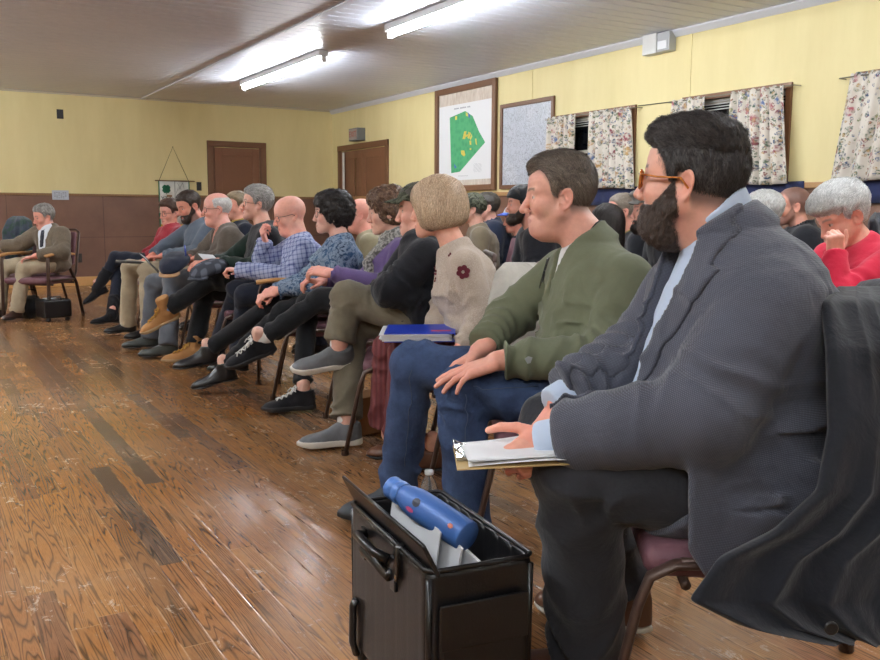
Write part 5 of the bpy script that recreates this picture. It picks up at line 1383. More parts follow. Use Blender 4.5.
# --- bald man in checked shirt
J7, p7, _ = person('p7', dict(label='bald man with glasses in blue checked shirt, chin on his hand', t=5.6, s=.95, wide=1.1,
    pel=(302, 287, 0), yaw=160, neck=(299, 240, 0), cyaw=170, head=(290, 215, 0), hd=(168, 14, 0),
    elL=(290, 276, -.18), wrL=(240, 270, -.12), elR=(258, 270, .18), wrR=(265, 243, .10), knL=(246, 295, -.08), knR=(238, 290, .10), anL=(238, 358, ('z', .1)), anR=(216, 352, ('z', .1)),
    h=dict(skin='dfaa99', nose=1.1, brow='8a7a70', browa=.4, fat=.003), glasses=BLKF, hands=dict(R=dict(d=(-.35, -.25, .75), n=(-.75, .3, -.3), curl=.9, thumb=.1, s=.92), L=dict(curl=.9, s=.88)),
    top=dict(name='checked_shirt', mat=CHECK, end=.02, g=.014, ch=.03, hem=-.1, skirt=.04), legs=dict(mat=NAVYC), shoe=dict(mat=BLEA, sole=RUB, style='dress')))
# --- man in black vest
J8, p8, _ = person('p8', dict(label='grey-haired man with glasses in black fleece vest and tan boots, legs crossed', t=5.95, s=.97, hs=.95, wide=1.05,
    pel=(264, 285, 0), yaw=162, neck=(264, 229, 0), cyaw=170, head=(257, 204, 0), hd=(164, -4, 0),
    elL=(256, 268, -.18), wrL=(218, 262, -.10), elR=(228, 262, .18), wrR=(208, 262, .04), knL=(214, 279, -.03), knR=(206, 292, .12), anL=(165, 310, -.03), anR=(194, 348, ('z', .12)),
    h=dict(skin=SK['a'], nose=1.15, brow='6a6460', wrinkle=.8), hair=sh(c='8d8c8a', n=2200, col2='b8b7b4', mix2=.5, th=.016, top=.008, line=.058, flow=back_flow), glasses=BLKF,
    top=dict(name='vest', mat=VEST, vest=DGREEN, g=.020, ch=.045, cr=.072, hem=-.12, skirt=.04), legs=dict(mat=BLKC, hem=-.03),
    socks=dict(L=cloth('blue_sock', '6f8bb0')), shoe=dict(mat=TANB, sole=GUM, style='boot', sc=1.0, laces=(TLACE, 1.6), L=dict(toe=(-.86, .28, -.42), up=(-.45, -.15, .88)), R=dict(toe=(-.97, .2, 0)))))
# --- man in brown blazer
J9, p9, _ = person('p9', dict(label='white-haired balding man with glasses in brown blazer, hands on his knees with a pen', t=6.6, s=.95, wide=1.08,
    pel=(228, 275, 0), yaw=165, neck=(225, 230, 0), cyaw=176, head=(217, 209, 0), hd=(168, 3, 0),
    elL=(226, 260, -.17), wrL=(196, 259, -.06), elR=(200, 258, .18), wrR=(188, 258, .06), knL=(172, 281, -.1), knR=(154, 283, .12), anL=(168, 344, ('z', .1)), anR=(150, 336, ('z', .1)),
    h=dict(skin='dda697', nose=1.15, fat=.004, brow='9a8a80', browa=.4), hair=sh('fringe', 'c9c7c4', 700, th=.007, bald=.045, L=.012), glasses=BLKF, inner=dict(mat=PINKS, r=.064, h=.028),
    top=dict(name='blazer', mat=BRTW, g=.022, ch=.03, cr=.076, hem=-.1, skirt=.05, open=(.03, .065, .35)), legs=dict(mat=GRTR, sh=(.064, .068)), shoe=dict(mat=GLEA, sole=RUB, style='dress', sc=.98)))
# --- bearded man with clipboard
J10, p10, _ = person('p10', dict(label='bearded man in slate pullover reading a clipboard on his lap', t=7.25, s=.97, wide=1.12,
    pel=(202, 269, 0), yaw=172, neck=(200, 225, 0), cyaw=190, head=(189, 206, 0), hd=(192, 20, 0),
    elL=(196, 254, -.20), wrL=(163, 256, -.12), elR=(166, 248, .2), wrR=(152, 256, .06), knL=(147, 270, -.12), knR=(130, 268, .12), anL=(149, 328, ('z', .1)), anR=(128, 323, ('z', .1)),
    h=dict(skin='cf9480', nose=1.1, brow='3a2a22', stubble=('3d2e27', .8)), hair=sh(c='3f342e', n=1200, th=.008, top=.004, line=.060), beard=dict(th=.007, chin=.9, col='3a2c26', n=900),
    top=dict(name='pullover', mat=BLGR, g=.018, ch=.045, cr=.072, hem=-.12, skirt=.05), legs=dict(mat=KHAKI, sh=(.066, .068)), shoe=dict(mat=BLEA, sole=RUB, style='dress')))
# --- woman in red
J11, p11, _ = person('p11', dict(label='woman in red with glasses and tall black boots, furthest in the front row', build='woman', t=8.4, s=.95,
    pel=(168, 262, 0), yaw=178, neck=(172, 228, 0), cyaw=190, head=(170, 213, 0), hd=(200, 6, 0),
    elL=(168, 250, -.16), wrL=(146, 256, -.06), elR=(158, 248, .16), wrR=(142, 256, .05), knL=(116, 258, -.04), knR=(120, 264, .1), anL=(98, 287, -.04), anR=(112, 314, ('z', .1)),
    h=dict(skin='d29a88', brow='4a342c'), hair=sh(c='4c362c', n=500, th=.016, top=.01), glasses=BLKF, inner=dict(mat=REDK, r=.056, h=.045),
    top=dict(name='red_jumper', mat=REDK, g=.02, ch=.05, cr=.066, hem=-.1), legs=dict(name='leggings', mat=NAVYC, hem=.03, sh=(.058, .046)),
    shoe=dict(mat=BSUE, sole=RUB, style='ankle', sc=.95, L=dict(toe=(-.8, -.15, -.42), up=(-.4, 0, .9)), R=dict(toe=(-.98, -.15, 0)))))
for sd in 'LR':
    a, k = J11['an' + sd], J11['kn' + sd]; d = nrm(k - a)
    garment('boot_shaft', lambda p, a=a, d=d: smax(limb(p, a - d * .02, a + d * .20, .050, .060, fold=(.004, 3, 1, 'all')), plane(p, a + d * .19, d), .005), [a, a + d * .2], p11, BSUE, .010, pad=.08)
# --- man in tan blazer, far left
J0, p0, _ = person('p0', dict(label='grey-haired man in tan tweed blazer, navy tie and khakis seated by the far wall', t=8.6, s=.97, hs=.96,
    pel=(54, 262, 0), yaw=200, neck=(49, 229, 0), cyaw=212, head=(44, 217, 0), hd=(193, 12, 0), sh=.175,
    elL=(62, 252, -.16), wrL=(36, 256, -.18), elR=(18, 246, .12), wrR=(-1, 246, .10), knL=(24, 268, -.16), knR=(3, 267, .10), anL=(17, 310, ('z', .1)), anR=(-1, 309, ('z', .1)),
    h=dict(skin='d9a08e', nose=1.05, brow='7a706a'), hair=sh(c='7d7a77', n=1000, col2='a8a6a3', th=.012, top=.008, line=.058, flow=back_flow), inner=dict(mat=WHS, r=.060, h=.032),
    top=dict(name='blazer', mat=TANTW, g=.022, ch=.025, cr=.078, hem=-.1, skirt=.06, open=(.05, .085, .25)), legs=dict(mat=KHAKI, sh=(.066, .066)), shoe=dict(mat=plain('oxblood', '35201d', .3), sole=RUB, style='dress', L=dict(toe=(-.7, -.7, 0)), R=dict(toe=(-.9, -.4, 0)))))
garment('necktie', lambda p: np.maximum(np.abs(J0['tor'].co(p)[1]) - .028, np.maximum(np.abs(J0['tor'].sdf(p, .006)) - .006, np.maximum(.45 - J0['tor'].co(p)[0], np.maximum(-J0['tor'].co(p)[2], J0['tor'].co(p)[0] - 1.0)))), upts(J0), p0, NAVYC, .008)
# ---------------------------------------------------------------- rows behind
def back(n, label, t, head, hd, neck, pel, yaw, top, h=None, hair=None, **k):
    elx = k.pop('arms', None); S = dict(label=label, t=t, pel=pel + (0,), neck=neck + (0,), head=head + (0,), hd=hd, yaw=yaw, top=top, h=h or dict(skin=SK['a']), **k)
    px = 907 / t; sg = k.get('asg', 1); S.setdefault('cyaw', yaw + 4)
    S.pop('asg', None)
    mx = (neck[0] + pel[0]) / 2
    S.setdefault('elL', (mx - .02 * px, (neck[1] + pel[1]) / 2 + .10 * px, -.20)); S.setdefault('wrL', (mx - .24 * px, pel[1] - .04 * px, -.10))
    S.setdefault('elR', (mx - .12 * px, (neck[1] + pel[1]) / 2 + .10 * px, .20)); S.setdefault('wrR', (mx - .26 * px, pel[1] - .04 * px, .08))
    S.setdefault('knL', (pel[0] - .40 * px, pel[1] + .03 * px, -.1)); S.setdefault('knR', (pel[0] - .40 * px, pel[1] + .03 * px, .1))
    S.setdefault('anL', ('F', 'knL', 0, 0, .1)); S.setdefault('anR', ('F', 'knR', 0, 0, .1)); S.setdefault('legs', dict(mat=NAVYC)); S.setdefault('shoe', dict(mat=BLEA, sole=RUB))
    if hair: S['hair'] = hair
    return person(n, S)
back('b1', 'bald man in olive shirt behind the woman in blue, seen from behind', 6.5, (360, 215), (150, 4, 0), (368, 236), (374, 284), 155, dict(name='olive_top', mat=OLT, ch=.02), h=dict(skin='dda090', fat=.006))
back('b2', 'grey-haired person in dark cap and tan jacket behind the blonde woman', 7.2, (472, 209), (148, 0, 0), (478, 229), (484, 273), 150, dict(name='jacket', mat=TANJ, ch=.04), hair=sh(c='6a6660', n=500, th=.014))
back('b3', 'man in navy hooded jacket beside the brown wall, under the framed maps', 7.8, (487, 207), (152, 0, 0), (492, 225), (497, 265), 150, dict(name='hooded_jacket', mat=NHOOD, ch=.06, cr=.08, g=.03), hair=sh(c='4a4540', n=500))
back('b4', 'person in blue-brimmed cap peeking from behind the bearded man in beanie', 7.6, (516, 219), (158, 5, 0), (522, 238), (530, 275), 155, dict(name='dark_jacket', mat=NAVYC, ch=.04), h=dict(skin='c98a76'), hair=sh(c='6a625a', n=300))
back('b5', 'bearded man in black beanie and jacket, between the blonde woman and olive pullover', 5.7, (523, 205), (152, 0, 0), (536, 231), (548, 288), 148, dict(name='black_jacket', mat=FLEECE, ch=.05, g=.035, cr=.085, sleeve=(.068, .062, .06, .05)), h=dict(skin='cf9a86', stubble=('3a2c26', .9)), hair=sh(c='2a2422', n=300), beard=dict(th=.008, chin=1, col='32261f', n=900))
back('b6', 'man with cropped hair and glasses in yellow-collared jacket', 6.1, (622, 211), (147, 3, 0), (634, 234), (644, 280), 145, dict(name='dark_jacket', mat=FLEECE, ch=.03), h=dict(skin='dba090'), hair=sh('crew', '85796c', 900, th=.007, L=.012), inner=dict(mat=YELJ, r=.066, h=.05, name='yellow_collar'), glasses=BLKF)
back('b7', 'woman with long straight dark hair seen from behind, beside the man in green', 5.3, (605, 225), (105, 0, 0), (609, 248), (618, 300), 140, dict(name='black_top', mat=BLKC, ch=.02), build='woman', hair=sh('long', '2c2624', 3000, L=.10, w=.0011, flow=wave_flow, lift=.002))
back('b8', 'bearded man in flat grey cap and black jacket behind the blazer man\'s face', 5.2, (650, 211), (148, 0, 0), (664, 240), (678, 295), 142, dict(name='black_jacket', mat=FLEECE, ch=.04, g=.025), h=dict(skin='d2a08e', stubble=('2f2622', .85)), hair=sh(c='2b2523', n=300), beard=dict(th=.009, chin=1.2, col='2b2320', n=900))
back('b9', 'white-haired person just behind the blazer man\'s shoulder', 5.0, (763, 213), (100, 0, 0), (768, 234), (775, 300), 125, dict(name='grey_top', mat=GREYT, ch=.02), hair=sh('full', 'c9c8c5', 2000, th=.016, L=.03, flow=wave_flow))
back('b10', 'man with buzz cut and short beard in black hoodie by the brown wall', 5.6, (793, 206), (136, 4, 0), (801, 231), (816, 286), 135, dict(name='black_hoodie', mat=FLEECE, ch=.06, g=.03, cr=.085), h=dict(skin='cf9a86', buzz=('3a302c', .75), stubble=('3a2c26', .6)), fa=1)
J12, p12, _ = person('b11', dict(label='grey-haired woman in crimson jumper resting her bowed head on her hand', build='woman', t=3.6, fa=1, s=1.0, wide=1.25,
    pel=(862, 335, 0), yaw=140, neck=(860, 246, .02), cyaw=165, sh=.18, head=(842, 217, 0), hd=(160, 26, 4), hs=1.0,
    elL=(834, 302, -.22), wrL=(835, 256, -.16), elR=(806, 292, .14), wrR=(808, 312, .0), knL=(760, 345, -.1), knR=(760, 340, .1), anL=('F', 'knL', 0, 0, .1), anR=('F', 'knR', 0, 0, .1),
    h=dict(skin='dba793', brow='8a8078', wrinkle=.8), hair=sh('full', 'cfcfce', 10000, jit=.3, col2='f2f2f0', mix2=.6, th=.030, top=.006, line=.040, L=.055, lift=.006, w=.0011, flow=lambda q: np.stack([.9 - (q[:, 2] < .03) * 1.2, np.sign(q[:, 1]) * .5, np.where(q[:, 2] > .07, -.1, -.9)], 1).astype(f32)),
    hands=dict(L=dict(d=(-.15, -.1, .95), n=(-.35, -.85, .1), curl=[1.2, 1.25, 1.3, 1.35], thumb=.4, s=.85)), top=dict(name='jumper', mat=REDF, g=.015, hem=-.12, torsof=.012, end=.015), legs=dict(mat=NAVYC), shoe=dict(mat=BLEA, sole=RUB)))
back('b12', 'fair-haired man in dark jacket half hidden behind the brown-blazer man', 7.8, (237, 206), (188, 2, 0), (240, 225), (246, 266), 175, dict(name='dark_jacket', mat=NAVYC, ch=.03), h=dict(skin='d8a08c'), hair=sh(c='8a7a62', n=500), inner=dict(mat=YELJ, r=.066, h=.05, name='yellow_scarf'))
# ================================================================ chairs
CHM = plain('brown_enamel', '4a3830', .4, .3); UPH = cloth('mauve_vinyl', '6b4a52', weave=150, wb=.3, rough=.55, vary=.08, sheen=0); ARMW = wood('arm_wood', 'a07444', 'c09058', (6, 6, 1))
def soft_box(name, c, h, R, rr, mat, root, res=.011, puff=.012):
    c = np.asarray(c, float); h = np.asarray(h, float)
    def f(p):
        q = (p - c.astype(f32)) @ R.T.astype(f32)
        d = rbox(p, c, R, h, rr); e = np.clip(1 - (q[:, 0] / h[0]) ** 2, 0, 1) * np.clip(1 - (q[:, 1] / h[1]) ** 2, 0, 1)
        return d - (puff * e).astype(f32)
    m = float(np.linalg.norm(h)) + .03
    v, q = sdf_mesh(f, c - m, c + m, res, margin=.02); return np_obj(name, v, q, mat, root)
def make_chair(arms):
    r = empty('chair', (0, 0, 0)); I = np.eye(3)
    soft_box('seat', (0.0, 0, .375), (.225, .225, .030), I, .025, UPH, r)
    Rb = frame((1, 0, .22)); Rb = np.array([Rb[2], Rb[1], Rb[0]])   # x'=up, y'=left, z'=forward
    soft_box('backrest', (-.262, 0, .665), (.165, .225, .022), Rb, .02, UPH, r)
    b = .012
    for sy in (1, -1):
        y = .235 * sy; zt = .61 if arms else .335
        front = [(.235, y, 0), (.215, y, zt - .05), (.205, y, zt - .012), (.17, y, zt)] if arms else [(.300, y, 0), (.235, y, .30), (.215, y, .355), (.17, y, .380), (.10, y, .384)]
        MB().tube(front, b, 10, flat=(b * .8, b * 1.5, (0, 1, 0))).lathe(front[0], (0, 0, 1), [(.016, 0), (.018, .004), (.016, .02)], 12).build('leg', CHM, r, smooth=True)
        back = [(-.335, y, 0), (-.24, y, .33), (-.05, y, zt)] if arms else [(-.315, y, 0), (-.235, y, .30), (-.222, y, .42)]
        MB().tube(back, b, 10, flat=(b * .8, b * 1.5, (0, 1, 0))).lathe(back[0], (0, 0, 1), [(.016, 0), (.018, .004), (.016, .02)], 12).build('leg', CHM, r, smooth=True)
        if arms:
            MB().tube([(-.20, y, zt + .002), (-.10, y, zt + .014), (.12, y, zt + .014), (.235, y, zt + .002)], b, 12, flat=(.026, .014, (0, 0, 1))).build('armrest', ARMW, r, smooth=True)
    fr = MB()
    for sy in (1, -1):
        y = .235 * sy; fr.tube([(.16, y, .383), (-.20, y, .375), (-.245, y, .44), (-.325, y, .82)], .011, 10)
    fr.tube([(.15, -.235, .34), (.15, .235, .34)], .010, 8).tube([(-.2, -.235, .34), (-.2, .235, .34)], .010, 8).tube([(-.325, -.235, .82), (-.33, -.2, .845), (-.33, .2, .845), (-.325, .235, .82)], .011, 10)
    fr.build('frame', CHM, r, smooth=True)
    return r
def dup(root, loc, rz):
    r = root.copy(); COL.objects.link(r); r.location = loc; r.rotation_euler = (0, 0, rz)
    for ch in list(root.children):
        c = ch.copy(); COL.objects.link(c); c.parent = r
    return r
PROTO = {True: make_chair(True), False: make_chair(False)}; used = {True: 0, False: 0}
def chair(J, yaw, label, arms=False, back=.02, dz=0):
    f = yawv(yaw); p = J['pel'] - f * back if isinstance(J, dict) else np.asarray(J, float)
    loc = (float(p[0] + f[0] * .06), float(p[1] + f[1] * .06), dz)
    if not used[arms]: r = PROTO[arms]; r.location = loc; r.rotation_euler = (0, 0, math.radians(yaw)); used[arms] = 1
    else: r = dup(PROTO[arms], loc, math.radians(yaw))
    tag(r, label, 'chair', 'padded hall chairs'); return r
chair(J1, 144, 'brown metal chair under the man in the grey blazer, black overcoat over its back', back=.05)
chair(J2, 148, 'brown metal chair under the man in the olive pullover')
chair(J3, 150, 'mauve padded chair under the blonde woman')
chair(J4, 152, 'mauve padded chair under the person in khaki trousers')
chair(J5, 154, 'mauve padded chair under the woman in purple')
chair(J6, 156, 'mauve padded chair under the woman in blue')
chair(J7, 160, 'chair with wooden armrests under the bald man in the checked shirt', True)
chair(J8, 164, 'mauve padded chair under the man in the black vest')
chair(J9, 168, 'mauve padded chair under the man in the brown blazer')
chair(J10, 172, 'mauve padded chair under the bearded man with the clipboard')
chair(J11, 178, 'mauve padded chair under the woman in red, last of the front row')
chair(J0['pel'] - rtv * .13 + np.array([.02, .02, 0]), 230, 'wooden-armed chair with purple back under the man in the tan blazer', True)
cw = UT(522, 330, 3.35); cw[2] = 0
chair(cw, 150, 'chair behind the blonde woman with a pale coat over its back')
cc = UZ(22, 318, 0) + A(.15, .55, 0); chair(cc, 215, 'chair behind the man in the tan blazer holding a grey coat', True)
for n, txt in (('b1', 'chair under the bald man in the olive shirt'), ('b2', 'chair under the person in the camouflage hat'), ('b3', 'chair under the man in the navy hooded jacket'), ('b4', 'chair under the person in the blue-brimmed cap'),
               ('b5', 'chair under the bearded man in the black beanie'), ('b6', 'chair under the man with the yellow collar'), ('b7', 'chair under the woman with long dark hair'), ('b8', 'chair under the man in the flat grey cap'),
               ('b9', 'chair under the white-haired person behind the blazer man'), ('b10', 'chair under the man in the black hoodie'), ('b11', 'chair under the grey-haired woman in crimson'), ('b12', 'chair under the fair-haired man behind the brown blazer')):
    chair(PEOPLE[n][0], PEOPLE[n][3]['yaw'], txt, back=.02)
cr = UT(905, 330, 4.35); cr[2] = 0; chair(cr, 140, 'chair at the right edge with a dark coat on it')
# ================================================================ draped coats
def drape(name, rows, th, mat, label, cat, root=None, folds=(.012, 5), seed=0, nu=60, nv=50, sub=None, edge=.35):
    """closed pillow of cloth through surveyed rows (y, x0, x1, t0, t1)"""
    rows = sorted(rows); ys = [r[0] for r in rows]
    P = []; 
    for j in range(nv + 1):
        y = ys[0] + (ys[-1] - ys[0]) * j / nv
        x0, x1, t0, t1 = (np.interp(y, ys, [r[k] for r in rows]) for k in (1, 2, 3, 4))
        for i in range(nu + 1):
            u = i / nu; x = x0 + (x1 - x0) * u; t = t0 + (t1 - t0) * u; P.append((u, j / nv, UT(x, y, t)))
    pts = np.array([p[2] for p in P], f32); u = np.array([p[0] for p in P]); v = np.array([p[1] for p in P])
    n1 = noise(np.stack([u * folds[1], v * 1.4, u * 0 + seed], 1).astype(f32), 1.0, seed) ; n2 = noise(np.stack([u * folds[1] * 2.3 + v * 2, v * 3, u * 0 + seed], 1).astype(f32), 1.0, seed + 4)
    off = folds[0] * ((1 - np.abs(n1) * 2.4) * 1.6 + n2 * .7)
    edgef = np.clip(np.minimum(np.minimum(u, 1 - u) * 6, np.minimum(v, 1 - v) * 6), 0, 1) ** .5
    d = -fwv.astype(f32) * f32(1)
    front = pts + d * (off * (.3 + .7 * v))[:, None] + d * (th * edgef * edge)[:, None]; bk = pts + d * (off * (.3 + .7 * v))[:, None] * 1 - d * (th * edgef * (1 - edge) + .004)[:, None]
    n = nu + 1; q = np.array([(j*n+i, j*n+i+1, (j+1)*n+i+1, (j+1)*n+i) for j in range(nv) for i in range(nu)])
    N = len(pts); loop = [i for i in range(n)] + [j * n + nu for j in range(1, nv + 1)] + [nv * n + i for i in range(nu - 1, -1, -1)] + [j * n for j in range(nv - 1, 0, -1)]
    side = np.array([(a, b, b + N, a + N) for a, b in zip(loop, loop[1:] + loop[:1])])
    V = np.concatenate([front, bk]); og = V.mean(0)
    o = np_obj(name, V, [q[:, ::-1], q + N, side], mat, root, origin=og if root is None else None)
    if root is None: o.location = [float(x) for x in og]; tag(o, label, cat)
    m = o.modifiers.new('s', 'SUBSURF'); m.levels = m.render_levels = 1
    return o
COATM = cloth('overcoat_wool', '1a1c23', weave=500, wb=.3, vary=.12)
co_ = drape('overcoat', [(286, 838, 905, 1.81, 1.94), (300, 820, 940, 1.66, 1.84), (350, 826, 960, 1.58, 1.74), (430, 828, 980, 1.52, 1.69), (490, 815, 990, 1.48, 1.64), (530, 770, 990, 1.46, 1.60), (556, 716, 990, 1.44, 1.58), (598, 687, 985, 1.43, 1.56), (625, 740, 975, 1.43, 1.54), (643, 825, 930, 1.43, 1.52)], .07, COATM, 'large black wool overcoat draped over the blazer man\'s chair', 'coat', folds=(.012, 6), seed=3, nu=90, nv=80)
bt = UT(831, 628, 1.40); MB().lathe(bt, -fwv, [(.011, 0), (.011, .002), (.0085, .004), (.006, .003), (0, .003)], 16).build('button', BLKF, co_, smooth=True)
drape('coat', [(262, 505, 535, 3.25, 3.3), (272, 495, 560, 3.2, 3.3), (300, 488, 575, 3.15, 3.3), (335, 485, 580, 3.12, 3.3), (370, 490, 575, 3.1, 3.25)], .07, cloth('pale_coat', 'b5b1a8', weave=200), 'pale cream coat over a chair back between the blonde woman and green pullover man', 'coat', folds=(.015, 5), seed=5, nu=40, nv=30)
gc = drape('coat', [(216, 13, 24, 9.2, 9.2), (220, 7, 31, 9.1, 9.1), (232, 2, 33, 9.0, 9.1), (246, 3, 32, 9.0, 9.1), (262, 6, 30, 9.0, 9.1)], .10, cloth('grey_blue_coat', '3c434f', '2c4038', heather=14, weave=200), 'grey-blue and green coat hung on the chair behind the man in the tan blazer', 'coat', folds=(.03, 5), seed=6, nu=30, nv=24)
drape('coat', [(212, 874, 892, 3.9, 3.9), (220, 869, 905, 3.8, 3.9), (246, 868, 915, 3.8, 3.9), (280, 872, 915, 3.8, 3.9)], .08, cloth('dark_coat', '22252c', weave=200), 'dark coat at the right edge beside the woman in crimson', 'coat', folds=(.02, 4), seed=8, nu=30, nv=24)
chl = PROTO[False]; c1c = [o for o in bpy.data.objects if o.get('label', '').startswith('brown metal chair under the man in the grey')][0]
CO, CF = np.array(c1c.location), yawv(math.degrees(c1c.rotation_euler[2])); CL = yawv(math.degrees(c1c.rotation_euler[2]) + 90)
path = [(-.20, .52), (-.235, .66), (-.275, .84), (-.315, .885), (-.36, .87), (-.385, .70), (-.40, .50), (-.42, .32)]
def cback(u, v):
    s = v * (len(path) - 1); i = min(int(s), len(path) - 2); f_ = s - i; x = path[i][0] * (1 - f_) + path[i + 1][0] * f_; z = path[i][1] * (1 - f_) + path[i + 1][1] * f_
    w = .27 + .05 * max(0, v - .5) * 2
    return CO + CF * (x - .012 * math.sin(u * 17 + 1) * max(0, v - .45) * 2) + CL * ((u - .5) * 2 * w) + np.array([0, 0, z - .02 * (2 * u - 1) ** 2])
MB().grid(cback, 40, 36).build('coat_body', COATM, co_, smooth=True, solid=.022)
# ================================================================ rolling case
SHELL = plain('case_leatherette', '0f0f12', .4, nb=.25, nscale=220); STRAP = plain('case_trim', '101013', .3); CHROME = plain('chrome', 'b8babd', .2, 1)
ctr = np.array([.915, 1.565, 0]); ay_ = nrm((.05, .43, 0)); ax_c = np.array([ay_[1], -ay_[0], 0]); RC = np.array([ax_c, ay_, (0, 0, 1)])
def CW(x, y, z): return ctr + ax_c * x + ay_ * y + np.array([0, 0, z])
HL, HW, ZT, ZB = .222, .112, .375, .035
rcase = empty('rolling_case', tuple(ctr)); tag(rcase, 'black rolling catalogue case standing open on the floor beside the blazer man\'s feet', 'case')
def shell(p):
    d = rbox(p, CW(0, 0, (ZT + ZB) / 2), RC, (HW, HL, (ZT - ZB) / 2), .020); q = (p - ctr.astype(f32)) @ RC.T.astype(f32)
    return smax(d, -np.maximum(np.maximum(np.abs(q[:, 0]) - HW + .010, np.abs(q[:, 1]) - HL + .010), ZB + .02 - q[:, 2]), .003)
v, q = sdf_mesh(shell, ctr + A(-.28, -.28, -.01), ctr + A(.28, .28, .42), .007, margin=.012); np_obj('shell', v, q, SHELL, rcase)
m = MB()   # edge piping
for sx in (1, -1):
    for sy in (1, -1): m.tube([CW(sx * (HW - .008), sy * (HL - .008), ZB + .02), CW(sx * (HW - .006), sy * (HL - .006), ZT - .02)], .0065, 8)
for z in (ZT - .004,): m.tube([CW(-HW + .014, -HL + .002, z), CW(HW - .014, -HL + .002, z), CW(HW - .002, -HL + .014, z), CW(HW - .002, HL - .014, z), CW(HW - .014, HL - .002, z), CW(-HW + .014, HL - .002, z), CW(-HW + .002, HL - .014, z), CW(-HW + .002, -HL + .014, z)], .005, 8, close=True)
m.build('piping', STRAP, rcase, smooth=True)
# lid half folded up over the long side nearest the aisle
Rl = np.array([nrm(ax_c * -.45 + np.array([0, 0, .9])), ay_, nrm(ax_c * .9 + np.array([0, 0, .45]))])
ld = MB().box(CW(-HW + .004, 0.0, ZT + .022), (.036, HL + .012, .004), Rl).build('lid_flap', SHELL, rcase, bevel=.003)
MB().tube([CW(-HW - .012, -HL - .008, ZT + .053), CW(-HW - .012, HL + .008, ZT + .053)], .004, 8).build('lid_edge', STRAP, ld, smooth=True)
Rl2 = np.array([nrm(ax_c * .8 + np.array([0, 0, .6])), ay_, nrm(ax_c * -.6 + np.array([0, 0, .8]))])
MB().tube([CW(-HW - .002, .11, .315), CW(-HW - .010, .11, .300), CW(-HW - .010, -.05, .300), CW(-HW - .002, -.05, .315)], .009, 10).build('handle_bracket', STRAP, rcase, smooth=True)
hm = MB(); hm.tube([CW(-HW - .008, .105, .335), CW(-HW - .030, .085, .345), CW(-HW - .033, .03, .347), CW(-HW - .030, -.025, .345), CW(-HW - .008, -.045, .335)], .010, 12)
hd_ = hm.build('handle', STRAP, rcase, smooth=True)
for y in (.12, -.06): MB().box(CW(-HW - .003, y, .31), (.004, .014, .035), RC).build('handle_plate', STRAP, rcase, bevel=.003)
MB().tube([CW(-HW + .01, -.085, ZT + .004), CW(-HW - .006, -.085, ZT - .002), CW(-HW - .008, -.085, ZT - .07)], .01, 8, flat=(.010, .0025, ax_c)).build('snap_strap', STRAP, rcase, smooth=True)
MB().lathe(CW(-HW - .006, -.085, ZT - .062), -ax_c, [(.007, 0), (.007, .003), (.003, .005), (0, .005)], 14).build('snap', CHROME, rcase, smooth=True)
for y in (HL - .045, -HL + .075): MB().tube([CW(-HW - .002, y, .16), CW(-HW - .010, y, .145), CW(-HW - .012, y, .06), CW(-HW - .003, y, .03)], .012, 12, flat=(.012, .008, ax_c)).build('bumper_foot', STRAP, rcase, smooth=True)
for sx, sy in ((-1, 1), (1, 1)): MB().lathe(CW(sx * (HW - .018) - .008 * ax_c[0], sy * (HL - .02), .024), ax_c, [(0, 0), (.022, 0), (.024, .004), (.024, .014), (.022, .018), (0, .018)], 20).build('wheel', RUB, rcase, smooth=True)
for sx in (-1, 1): MB().box(CW(sx * (HW - .02), -HL + .03, .018), (.012, .012, .018), RC).build('foot', RUB, rcase, bevel=.003)
pk = MB().box(CW(0, -HL - .006, .185), (HW - .022, .007, .115), RC).build('end_pocket', SHELL, rcase, bevel=.006)
MB().box(CW(0, -HL - .014, .265), (HW - .020, .003, .045), RC).build('pocket_flap', SHELL, pk, bevel=.003)
PAPW = plain('paper_white', 'd9dadd', .7)
for k, (x, y, a, h, b) in enumerate([(-.065, -.03, .25, .10, .05), (-.045, -.07, .4, .09, .05), (-.02, -.10, .55, .075, .045)]):
    Rp = np.array([nrm(ax_c * math.cos(a) + ay_ * math.sin(a) * .4), nrm(ay_ * math.cos(a) - ax_c * math.sin(a) * .4 + np.array([0, 0, .25])), (0, 0, 1)]); Rp = frame(Rp[1], (0, 0, 1))
    c = CW(x, y, ZT - .055 + .012 * (2 - k)); o = MB().box((0, 0, 0), (b * 2.0, .0015 + .001 * k, h), Rp).build('paper', PAPW, None, bevel=.0005); o.location = [float(t) for t in c]
    tag(o, ['white folded papers tucked in the open black case beside the blue bottle', 'second sheet of folded paper sticking up in the black case', 'white paper at the near end of the open black case'][k], 'paper', 'papers in the rolling case')
# blue steel bottle
b0, b1 = UT(392, 487, 1.86), UT(468, 537, 1.72); bax = nrm(b0 - b1); BL = float(np.linalg.norm(b0 - b1))
BOT = plain('blue_powder_coat', '3f66a8', .42, .1); 
bo = empty('water_bottle', tuple(b1)); tag(bo, 'blue steel water bottle with small stickers lying across the open black case', 'bottle')
MB().lathe(b1, bax, [(0, 0), (.029, 0), (.0315, .004), (.032, BL * .55), (.031, BL * .66), (.027, BL * .76), (.023, BL * .82), (.022, BL * .84)], 40).build('bottle_body', BOT, bo, smooth=True)
cp = MB().lathe(b1 + bax * BL * .84, bax, [(.023, 0), (.0245, .002), (.0245, .014), (.022, .016), (.022, .020), (.0235, .022), (.0235, .036), (.021, .040), (0, .041)], 32).build('bottle_cap', plain('blue_cap', '4a74b8', .4), bo, smooth=True)
bu = nrm(np.cross(bax, fwv)); bn = nrm(np.cross(bu, bax)); bn = bn if bn @ -fwv > 0 else -bn
def bsurf(s, a): return b1 + bax * s * BL + (bn * math.cos(a) + bu * math.sin(a)) * .0328
